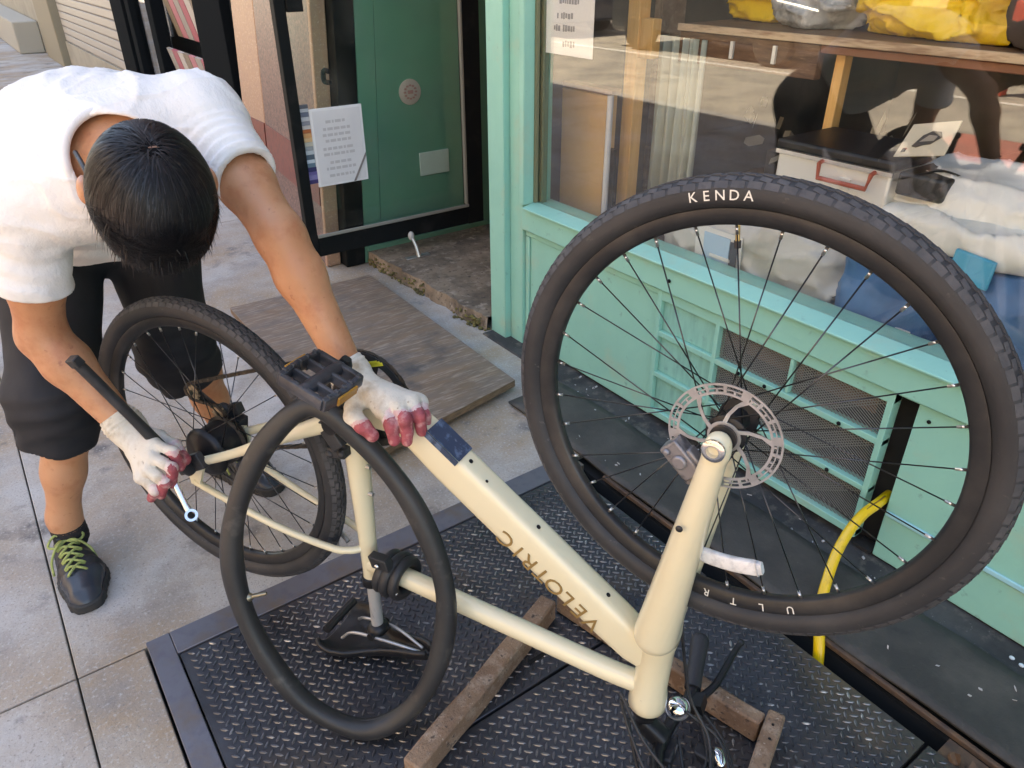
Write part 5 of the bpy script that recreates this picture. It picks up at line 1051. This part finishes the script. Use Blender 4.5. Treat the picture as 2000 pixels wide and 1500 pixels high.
m_shoe = mat('black_shoe', (.022, .024, .028), .45, var=[((.04, .042, .048), 12, .45, .7)], bump=[(180, .1)])
m_shoecap = mat('shoe_toe_cap', (.035, .042, .055), .26, bump=[(40, .05)])
m_sole = mat('shoe_sole', (.03, .03, .03), .7)
m_lace = mat('lime_lace', (.33, .38, .12), .7, var=[((.20, .24, .08), 60, .5, .6)])
m_sock = mat('black_sock', (.015, .015, .018), .9, bump=[(260, .3)])
m_glove = mat('cream_glove_knit', (.66, .62, .53), .9, var=[((.40, .32, .22), 22, .50, .68), ((.72, .70, .65), 10, .4, .7), ((.28, .24, .2), 60, .64, .74)], bump=[(260, .4), (60, .3)], spec=.2)
m_coat = mat('red_glove_coating', (.37, .08, .10), .6, var=[((.22, .045, .055), 40, .45, .65), ((.50, .25, .25), 50, .52, .66)], bump=[(150, .4)])
m_rim_w = mat('pinkish_glove_knit', (.62, .42, .42), .85, var=[((.7, .62, .58), 40, .45, .6)], bump=[(260, .4)])

PO = (.15, 1.9, 0)
man = thing('person', 'person in white t-shirt, black shorts and work gloves bending over the upturned bicycle', 'person', PO)
H = J['head']; U = unit((-.15, -.985, .03)); F_ = V3((-.05, .02, -1)); F_ = unit(F_ - U * (F_ @ U)); Lr = np.cross(F_, U)   # Lr: his right
HAX = np.array([Lr, U, F_])
S0 = (J['Rsh'] + J['Lsh']) / 2; MID = V3((.190, 1.765, 1.055)); HM = (J['Rhip'] + J['Lhip']) / 2 + V3((-.02, 0, .04)); LAT = unit(J['Lsh'] - J['Rsh'])
NB = S0 + V3((0, -.03, .012)); NT = H - U * .085 - F_ * .018

def limb(P, pts, rs, k=.03):
    d = None
    for (a, b_), (ra, rb_) in zip(zip(pts[:-1], pts[1:]), zip(rs[:-1], rs[1:])):
        c = cap(P, a, b_, ra, rb_); d = c if d is None else smin(d, c, k)
    return d
def arm(P, s, e=0.0):
    S, E, W_ = J[s + 'sh'], J[s + 'el'], J[s + 'wr']; m1 = S + (E - S) * .55; m2 = E + (W_ - E) * .28
    if s == 'R': return limb(P, [S, m1, E, m2, W_], [.052 + e, .049 + e, .042 + e, .0435 + e, .0285 + e], .025)
    return limb(P, [S, m1, E, m2, W_], [.052 + e, .0475 + e, .040 + e, .0405 + e, .0275 + e], .025)
def shin(P, s, e=0.0):
    K, A = J[s + 'kn'], J[s + 'an']; d = A - K; back = V3((.02, .03, 0))
    return limb(P, [K, K + d * .30 + back, K + d * .62 + back * .4, A, A + V3((0, 0, -.06))], [.055 + e, .057 + e, .045 + e, .035 + e, .036 + e], .03)
def torso(P, e=0.0):
    d = smin(cap(P, S0, MID, .102 + e, .098 + e, LAT, 1.62), cap(P, MID, HM, .098 + e, .105 + e, (1, 0, 0), 1.42), .06)
    return smin(d, cap(P, J['Rsh'], J['Lsh'], .050 + e, .050 + e), .07)
def headfn(P):
    q = (P - H) @ HAX.T                     # local: x his right, y up, z face
    d = elps(q, (0, .018, -.012), (.076, .100, .096)); d = smin(d, elps(q, (0, -.045, .035), (.060, .075, .062)), .03)
    d = smin(d, cap(q, V3((0, -.008, .088)), V3((0, -.040, .108)), .008, .013), .012)       # nose
    for sx in (1, -1):
        d = smin(d, elps(q, (.090 * sx, -.052, -.012), (.012, .034, .022)), .008)             # ears
        d = smin(d, cap(q, V3((.012 * sx, .018, .082)), V3((.050 * sx, .016, .070)), .009), .012)   # brow
        d = smax(d, -elps(q, (.031 * sx, -.002, .088), (.016, .010, .012)), .008)
    d = smin(d, cap(q, V3((-.02, -.070, .086)), V3((.02, -.070, .086)), .007), .01); d = smin(d, elps(q, (0, -.108, .062), (.028, .02, .025)), .02)
    return d
def bodyfn(P):
    d = smin(headfn(P), cap(P, NB, NT, .060, .052), .03)
    d = smin(d, torso(P, -.012), .04)
    d = smin(d, smin(arm(P, 'R'), arm(P, 'L'), .01), .03)
    for s in 'RL':
        d = smin(d, limb(P, [J[s + 'hip'], J[s + 'kn']], [.078, .056]), .03); d = smin(d, shin(P, s), .02)
    return d
body = sdf_obj('body', bodyfn, (-.16, 1.10, .06), (.56, 2.16, 1.26), .0085, m_skin, man, PO, proj=2)
for sx in (1, -1):
    c = H + HAX.T @ V3((.031 * sx, -.002, .080)); b = MB(); b.ell(c, .011, .011, .011); b.mi = 1; b.ell(c + F_ * .0085, .005, .005, .005); b.build('eye', [mat('eye_white', (.7, .68, .65), .2), mat('eye_iris', (.03, .015, .01), .2)], man, PO, smooth=180)
b = MB(); b.ell(H + HAX.T @ V3((0, -.072, .0925)), .021, .007, .006, axes=HAX); b.build('mouth', mat('lips', (.38, .14, .11), .5), man, PO)
b = MB(); b.tube(spline([(.147, 1.428, 1.094), (.1465, 1.38, 1.0855), (.146, 1.343, 1.073), (.14, 1.30, 1.06)], 4), .0042, 8); b.build('ear_strap', m_blackpl, man, PO)

# ---- shirt
def sleeve(P, s):
    S, E = J[s + 'sh'], J[s + 'el']; hem = J[s + 'hem_s']; ax = unit(hem - S) if s == 'R' else unit(hem - S)
    t = (P - S) @ ax; Lh = (hem - S) @ ax; r0, r1 = (.068, .066) if s == 'R' else (.066, .055)
    d = cap(P, S, S + ax * (Lh + .10), r0, r1 + (r1 - r0) * .3)
    rad = (P - S) - t[..., None] * ax; ang = np.arctan2(rad @ unit(np.cross(ax, (0, 0, 1))), rad @ unit(np.cross(np.cross(ax, (0, 0, 1)), ax)))
    if s == 'L': d = d + .0030 * np.sin(2 * PI * (t / .0185 + .35 * np.sin(ang * 1.0 + 2.2) + .5 * vnoise(P, 14, 5))) * np.clip((t - .04) / .06, 0, 1) * (.45 + .55 * np.sin(ang + .9))
    else: d = d + .0016 * np.sin(2 * PI * (t / .045 + .6 * np.sin(ang + 1) + .5 * vnoise(P, 11, 6))) + .003 * vnoise(P, 22, 8)
    d = d - .0013 * np.clip((t - Lh + .024) / .002, 0, 1) - .0014 * np.exp(-((t - .045) / .0045) ** 2)
    d = smax(d, t - Lh + .006 * np.sin(ang + (.5 if s == 'R' else 2)), .004)
    return d
def shirtfn(P):
    d = torso(P, .013)
    front = cap(P, S0 + V3((-.01, .10, -.10)), V3((.185, 1.83, .835)), .052, .072, (1, 0, 0), 2.0)
    d = smin(d, front, .05)
    d = smin(d, cap(P, S0 + V3((0, .10, .032)), J['Lsh'] + V3((-.01, .06, .006)), .078, .058), .07)
    # folds: along the back from the collar, and sagging ones in front
    x = (P - S0) @ LAT; y = (P - S0) @ V3((0, .95, -.3)); up = np.clip((P[..., 2] - .98) / .08, 0, 1)
    d = d + .0016 * np.sin(2 * PI * (x / .062 + .5 * vnoise(P, 5, 1) + .6 * y * x / .05)) * up * np.clip(1 - np.abs(y - .10) / .26, 0, 1)
    d = d + .0035 * vnoise(P * V3((1, .6, 1)), 9, 3) + .0010 * vnoise(P, 26, 4)
    Q = P + .025 * np.stack([vnoise(P, 6, 31), vnoise(P, 6, 32), vnoise(P, 6, 33)], -1)
    d = d - .0055 * ridge(Q * V3((1, .35, .8)), 10, 34, 4) - .0035 * ridge(Q * V3((.5, 1, 1.2)), 17, 35, 4) + .002
    d = d + .0035 * np.sin(2 * PI * (P[..., 2] / .07 + .8 * vnoise(P, 6, 7) + P[..., 0] * 3)) * np.clip((1.0 - P[..., 2]) / .06, 0, 1)
    sl = smin(sleeve(P, 'R'), sleeve(P, 'L'), .01); d = smin(d, sl, .035)
    hp = V3((.1608, 1.800, .800)); nn_ = unit((0, .78, -.62)); d = smax(d, (P - hp) @ nn_ + .006 * np.sin(P[..., 0] * 40), .004)
    d = smax(d, -cap(P, NB + V3((-.012, .012, .012)), NT, .072, .080), .004)
    d = smax(d, -limb(P, [J['Rhem_s'] - unit(J['Rhem_s'] - J['Rsh']) * .015, J['Rel']], [.052, .054]), .003)
    d = smax(d, -limb(P, [J['Lhem_s'] - unit(J['Lhem_s'] - J['Lsh']) * .03, J['Lel']], [.0465, .052]), .003)
    return d
shirt = sdf_obj('t_shirt', shirtfn, (-.16, 1.24, .68), (.56, 2.14, 1.28), .0050, m_shirt, man, PO, proj=1)
# collar ring
cx = NB + (NT - NB) * .30; nd = unit(NT - NB); a_, b__ = perp(nd)
rp_ = []
for k in range(40):
    t = 2 * PI * k / 40; dirv = a_ * math.cos(t) + b__ * math.sin(t); rp_.append(cx + V3((-.006, 0, .002)) + dirv * .083 - nd * (.030 * max(0, dirv[2]) + .0) + V3((0, 0, .003)))
b = MB(); b.tube(rp_, .0075, 10, closed=True, up=None); b.build('collar', mat('white_rib_knit', (.78, .78, .77), .9, bump=[(300, .3)]), shirt, PO, smooth=180)
# ---- shorts
def shortsfn(P):
    d = smin(cap(P, J['Rhip'], J['Lhip'], .120, .120), cap(P, HM, HM + (MID - HM) * .35, .115, .105, (1, 0, 0), 1.3), .05)
    for s, r0, r1, r2, zc in (('R', .116, .095, .079, .375), ('L', .114, .092, .078, .372)):
        K, A = J[s + 'kn'], J[s + 'an']; sd_ = unit(A - K); l = limb(P, [J[s + 'hip'], K + V3((0, .01, 0)), K + sd_ * .22], [r0, r1, r2], .03)
        hem = K + sd_ * ((K[2] - zc) / -sd_[2] * -1 if False else (zc - K[2]) / sd_[2])
        l = smax(l, (P - hem) @ sd_, .004)
        l = smax(l, -cap(P, hem - sd_ * .02, hem + sd_ * .1, .058, .062), .004)
        d = smin(d, l, .03)
    return d + .006 * vnoise(P, 9, 11) + .004 * vnoise(P * V3((1, 1, .5)), 22, 12) + .004 * np.sin(2 * PI * (P[..., 2] / .06 + vnoise(P, 7, 13))) * np.clip((.62 - P[..., 2]) / .1, 0, 1) * .6
shorts = sdf_obj('shorts', shortsfn, (-.17, 1.62, .32), (.52, 2.20, 1.02), .0075, m_shorts, man, PO)
# ---- shoes
def shoe(heel, toe, an, label=None):
    heel, toe = V3(heel), V3(toe); L = np.linalg.norm(toe - heel); t = unit(toe - heel); s = np.cross((0, 0, 1), t); A = np.array([t, s, (0, 0, 1)]); sc = L / .285
    def loc(P): return (P - heel) @ A.T / sc
    def foot(q):
        p2 = q.copy(); p2[..., 2] = 0
        return smin(cap(p2, (.036, .0, 0), (.17, .006, 0), .036, .048), cap(p2, (.17, .006, 0), (.243, -.002, 0), .048, .040), .03)
    def up(P):
        q = loc(P); x = q[..., 0]; top = np.interp(x, [0, .02, .07, .12, .17, .21, .25, .285], [.085, .102, .108, .092, .074, .062, .052, .036])
        d = smax(foot(q) + .02 * np.clip((q[..., 2] - .03) / .08, 0, 1) ** 1.3, q[..., 2] - top, .035); d = smax(d, .018 - q[..., 2], .004)
        d = smax(d, -cap(q, V3((.062, 0, .085)), V3((.045, 0, .20)), .026, .040), .008)
        d = d + .0018 * np.exp(-((x - .185 + .15 * np.abs(q[..., 1])) / .006) ** 2) + .0012 * np.sin(x * 260) * (np.abs(q[..., 1]) > .03) * (x < .17)
        return d * sc
    def so(P):
        q = loc(P); return np.maximum(foot(q) - .0045 - .001 * np.sin(q[..., 0] * 300), np.abs(q[..., 2] - .0125) - .0125) * sc
    lo = np.minimum(heel, toe) - V3((.09, .09, .01)); hi = np.maximum(heel, toe) + V3((.09, .09, .15))
    def mi(c): q = loc(c); return (q[:, 0] > .188 - .15 * np.abs(q[:, 1])).astype(int)
    o = sdf_obj('shoe', up, lo, hi, .0042, [m_shoe, m_shoecap], man, PO, mi=mi); sdf_obj('sole', so, lo, hi, .0045, m_sole, o, PO)
    W_ = lambda x, y, z: heel + (t * x + s * y) * sc + V3((0, 0, z * sc))
    b = MB(); 
    for k in range(5):
        x = .092 + k * .021; z = np.interp(x, [.07, .12, .17, .21], [.104, .094, .076, .062]) + .0035; x2 = x + .019; z2 = np.interp(x2, [.07, .12, .17, .21], [.104, .094, .076, .062]) + .0035; y = .027 - k * .001
        b.tube(spline([W_(x, -y, z - .012), W_(x + .005, -y * .4, z + .001), W_(x2, y * .6, z2 + .001), W_(x2, y, z2 - .010)], 4), .0033, 7); b.tube(spline([W_(x, y, z - .012), W_(x + .005, y * .4, z + .002), W_(x2, -y * .6, z2 + .002), W_(x2, -y, z2 - .010)], 4), .0033, 7)
    for sg in (1, -1):
        b.tube(spline([W_(.098, 0, .105), W_(.09, .02 * sg, .122), W_(.10, .042 * sg, .104), W_(.113, .026 * sg, .100), W_(.10, .0, .106)], 5), .0032, 7); b.tube(spline([W_(.10, 0, .106), W_(.115, .024 * sg, .104), W_(.13, .046 * sg, .075), W_(.15, .052 * sg, .045)], 5), .003, 7)
    b.build('shoe_lace', m_lace, o, PO, smooth=180)
    b = MB(); b.tube([W_(.085, y, .112) for y in (-.02, 0, .02)], 1, 10, up=t, sq=(.004, .014), power=3); b.build('tongue', m_shoe, o, PO)
    def sk(P): return smax(limb(P, [an + V3((0, 0, .012)), an + V3((0, 0, -.06))], [.0385, .041]) + .001 * np.sin(P[..., 2] * 500), P[..., 2] - an[2] - .012 - .15 * (P[..., 1] - an[1]), .004)
    sdf_obj('sock', sk, an - V3((.07, .07, .13)), an + V3((.07, .07, .06)), .005, m_sock, man, PO)
shoe((-.088, 1.905, 0), (-.080, 1.632, 0), J['Ran']); shoe((.330, 2.075, 0), (.459, 1.806, 0), J['Lan'])
# ---- gloves
def glove(s, rp=.0125):
    W_ = J[s + 'wr']; E = J[s + 'el']; ax = unit(W_ - E); fr = [.0100, .0104, .0100, .0092]
    def fn(P, only=None):
        d = cap(P, W_ + ax * .004, W_ + ax * .012, .034, .034) if s == 'L' else cap(P, W_ - ax * .022, W_, .0365, .034); d = smin(d, cap(P, W_, J[s + 'palm'], .031, .026), .02)
        for i in range(4): d = smin(d, cap(P, J[s + 'palm'] + (W_ - J[s + 'palm']) * .3, J[s + 'k%d' % (i + 1)], .020, .0148), .014)
        f = None
        for i in range(4):
            k, p, t = J[s + 'k%d' % (i + 1)], J[s + 'p%d' % (i + 1)], J[s + 't%d' % (i + 1)]
            g = smin(cap(P, k, p, .0138 * fr[i] / .0112, fr[i] + .001), cap(P, p, t, fr[i] + .001, fr[i] * .92), .005); f = g if f is None else smin(f, g, .0008)
        d = smin(d, f, .006)
        th = limb(P, [J[s + 'th0'], J[s + 'th1'], J[s + 'th2'], J[s + 'th3']], [.019, .0145, .0128, .0115], .008); d = smin(d, th, .012)
        return d + .0014 * vnoise(P, 55, 21) + .0016 * vnoise(P, 30, 22) + .0010 * np.sin(((P - W_) @ ax) * 700) * (((P - W_) @ ax) < -.004)
    def mi(c):
        best = np.full(len(c), 9.); tt = np.zeros(len(c))
        pts = [(s + 'k%d', s + 'p%d', s + 't%d')]
        for i in range(4):
            for q, (a, e, o0, ln) in enumerate(((J[s + 'k%d' % (i + 1)], J[s + 'p%d' % (i + 1)], 0, 1), (J[s + 'p%d' % (i + 1)], J[s + 't%d' % (i + 1)], 1, 1))):
                d = cap(c, a, e, .0); h = np.clip(((c - a) @ (e - a)) / ((e - a) @ (e - a)), -1, 1); m = d < best; best[m] = d[m]; tt[m] = (o0 + h)[m]
        a, e = J[s + 'th1'], J[s + 'th3']; d = cap(c, a, e, .0); h = ((c - a) @ (e - a)) / ((e - a) @ (e - a)); m = d < best; tt[m] = (h * 1.5)[m]; best[m] = d[m]
        pd = np.minimum(cap(c, W_, J[s + 'palm'], 0), 9)
        tt = tt + .25 * vnoise(c, 70, 3)
        lim = .72 if s == 'L' else 1.12; r = np.zeros(len(c)); r[(tt > lim - .27)] = 2; r[tt > lim] = 1; r[best > .024] = 0; return r
    pts = np.array([v for k, v in J.items() if k[0] == s and k[1:] not in ('sh', 'el', 'hip', 'kn', 'an', 'hem_s')])
    sdf_obj('glove', fn, pts.min(0) - .05, pts.max(0) + .06, .0028, [m_glove, m_coat, m_rim_w], man, PO, mi=mi)
glove('L'); glove('R')
# ---- hair: dense strands flowing from the whorl
camdir = unit(V3((0, 0, 1.38)) - H); WD = unit((.034, -.547, .702))
HC = H + U * .016 - F_ * .010; HR = V3((.0865, .112, .106))
def capfn(P):
    q = (P - HC) @ HAX.T; d = elps(q, (0, 0, 0), HR)
    face = np.maximum(.030 - q[..., 2], q[..., 1] - .045)          # cut away the face and neck
    d = smax(d, -np.maximum(-(q[..., 2] - .052), q[..., 1] - .050), .006); d = smax(d, -(q[..., 1] + .075), .01)
    return d
WDl = HAX @ WD
def hmi(c):
    q = (c - HC) @ HAX.T; w0 = WDl / np.linalg.norm(WDl / HR); return (np.linalg.norm(q - w0, axis=1) + .004 * vnoise(c, 200, 2) < .0045).astype(int)
hair = sdf_obj('hair', capfn, HC - .15, HC + .15, .005, [m_scalp, mat('scalp_skin', (.24, .13, .09), .6)], man, PO, mi=hmi)
rg = np.random.default_rng(11); vs, fs, ms = [], [], []; NS = 24000
Dl = rg.normal(size=(NS * 4, 3)); Dl /= np.linalg.norm(Dl, axis=1)[:, None]
keep = ~((Dl[:, 2] > .40) & (Dl[:, 1] < .50)) & (Dl[:, 1] > -.66) & ~((np.abs(Dl[:, 0]) > .74) & (Dl[:, 1] < -.25) & (Dl[:, 2] > -.45))
Dl = Dl[keep][:NS]
g_l = HAX @ V3((0, 0, -1.))
for d0 in Dl:
    w = WDl; ca = d0 @ w
    if ca > .9990: continue
    p = d0 * HR * .985; tan = d0 - w * ca; tan = unit(tan + rg.normal(size=3) * .05)
    # slight clockwise swirl near the whorl
    tan = unit(tan + .35 * np.cross(w, tan) * math.exp(-(1 - ca) * 6))
    n = 8; L_s = rg.uniform(.042, .075) * (.8 if d0[1] < -.2 else 1.12); stp = L_s / n; pts = [p]; lift = rg.choice([rg.uniform(1.004, 1.03), rg.uniform(1.01, 1.05)])
    for k in range(n):
        q = pts[-1]; nr = unit(q / HR ** 2); gr = .10 + .05 * k
        tan = tan - nr * max(0, tan @ nr) * .9; tan = unit(tan + g_l * gr * .4); q2 = q + tan * stp
        e = np.linalg.norm(q2 / HR); tgt = 1.0 + (lift - 1) * min(1, (k + 1) / 3)
        free = 1.012 + (.22 * (k / n) ** 1.5 if d0[2] > .05 else .0)
        if e < tgt: q2 = q2 * (tgt / e)
        elif e > max(tgt, free): q2 = q2 * (max(tgt, free) / e)
        pts.append(q2)
    P_s = np.array(pts); wd_ = rg.uniform(.0006, .0012); sid = unit(np.cross(unit(P_s[0] / HR), tan)); o = len(vs)
    for k in range(n + 1):
        ww = wd_ * (1 - (k / n) ** 3 * .85); c = HC + HAX.T @ P_s[k]; sv = HAX.T @ sid
        vs.append(c + sv * ww); vs.append(c - sv * ww)
    mm = rg.choice([0, 0, 1, 2])
    for k in range(n): fs.append((o + 2 * k, o + 2 * k + 1, o + 2 * k + 3, o + 2 * k + 2)); ms.append(mm)
for _ in range(2600):                          # loose feathered tips along the fringe and sides
    d0 = rg.normal(size=3); d0 /= np.linalg.norm(d0)
    if not (d0[2] > -.15 and d0[1] > -.5 and d0 @ WDl < .35 and d0[2] < .80): continue
    p = d0 * HR * 1.0; w = WDl; tan = unit(d0 - w * (d0 @ w)); tan = unit(-w + d0 * (w @ d0) + rg.normal(size=3) * .18); nr = unit(p / HR ** 2); tan = unit(tan + nr * rg.uniform(.02, .20)); L_s = rg.uniform(.020, .046); n = 5; pts = [p]
    for k in range(n): tan = unit(tan + g_l * .10); pts.append(pts[-1] + tan * L_s / n)
    sid = unit(np.cross(nr, tan)); o = len(vs); wd_ = rg.uniform(.0007, .0013); mm = rg.choice([0, 1, 0, 2])
    for k in range(n + 1):
        c = HC + HAX.T @ pts[k]; sv = HAX.T @ sid * wd_ * (1 - (k / n) ** 2 * .9); vs.append(c + sv); vs.append(c - sv)
    for k in range(n): fs.append((o + 2 * k, o + 2 * k + 1, o + 2 * k + 3, o + 2 * k + 2)); ms.append(mm)
o = mesh_obj('hair_strand', vs, fs, [m_hair, m_hair2, m_hair3], hair, PO, 180, ms); o['kind'] = 'stuff'
# ---- wrench in the right hand
t = thing('wrench', 'bright steel ring wrench held in the gloved hand at the rear axle', 'wrench', tuple(J['wr1'])); O = tuple(J['wr1'])
wa = unit(J['wr3'] - J['wr0']); cn = unit(V3((0, 0, 1.38)) - J['wr3']); cn = unit(cn - wa * (cn @ wa)); b = MB()
b.tube([J['wr0'] - wa * .02, J['wr1'], J['wr2'], J['wr3'] - wa * .008], 1, 12, up=cn, sq=[(.0075, .0035), (.0065, .0032), (.0062, .0032), (.0075, .0035)], power=3); b.build('shaft', m_silver, t, O, smooth=50)
b = MB(); b.lathe([(.0075, -.0045), (.0125, -.0045), (.0125, .0045), (.0075, .0045)], J['wr3'] + wa * .004, cn, 24, close=True); b.build('ring_end', m_silver, t, O, smooth=40)
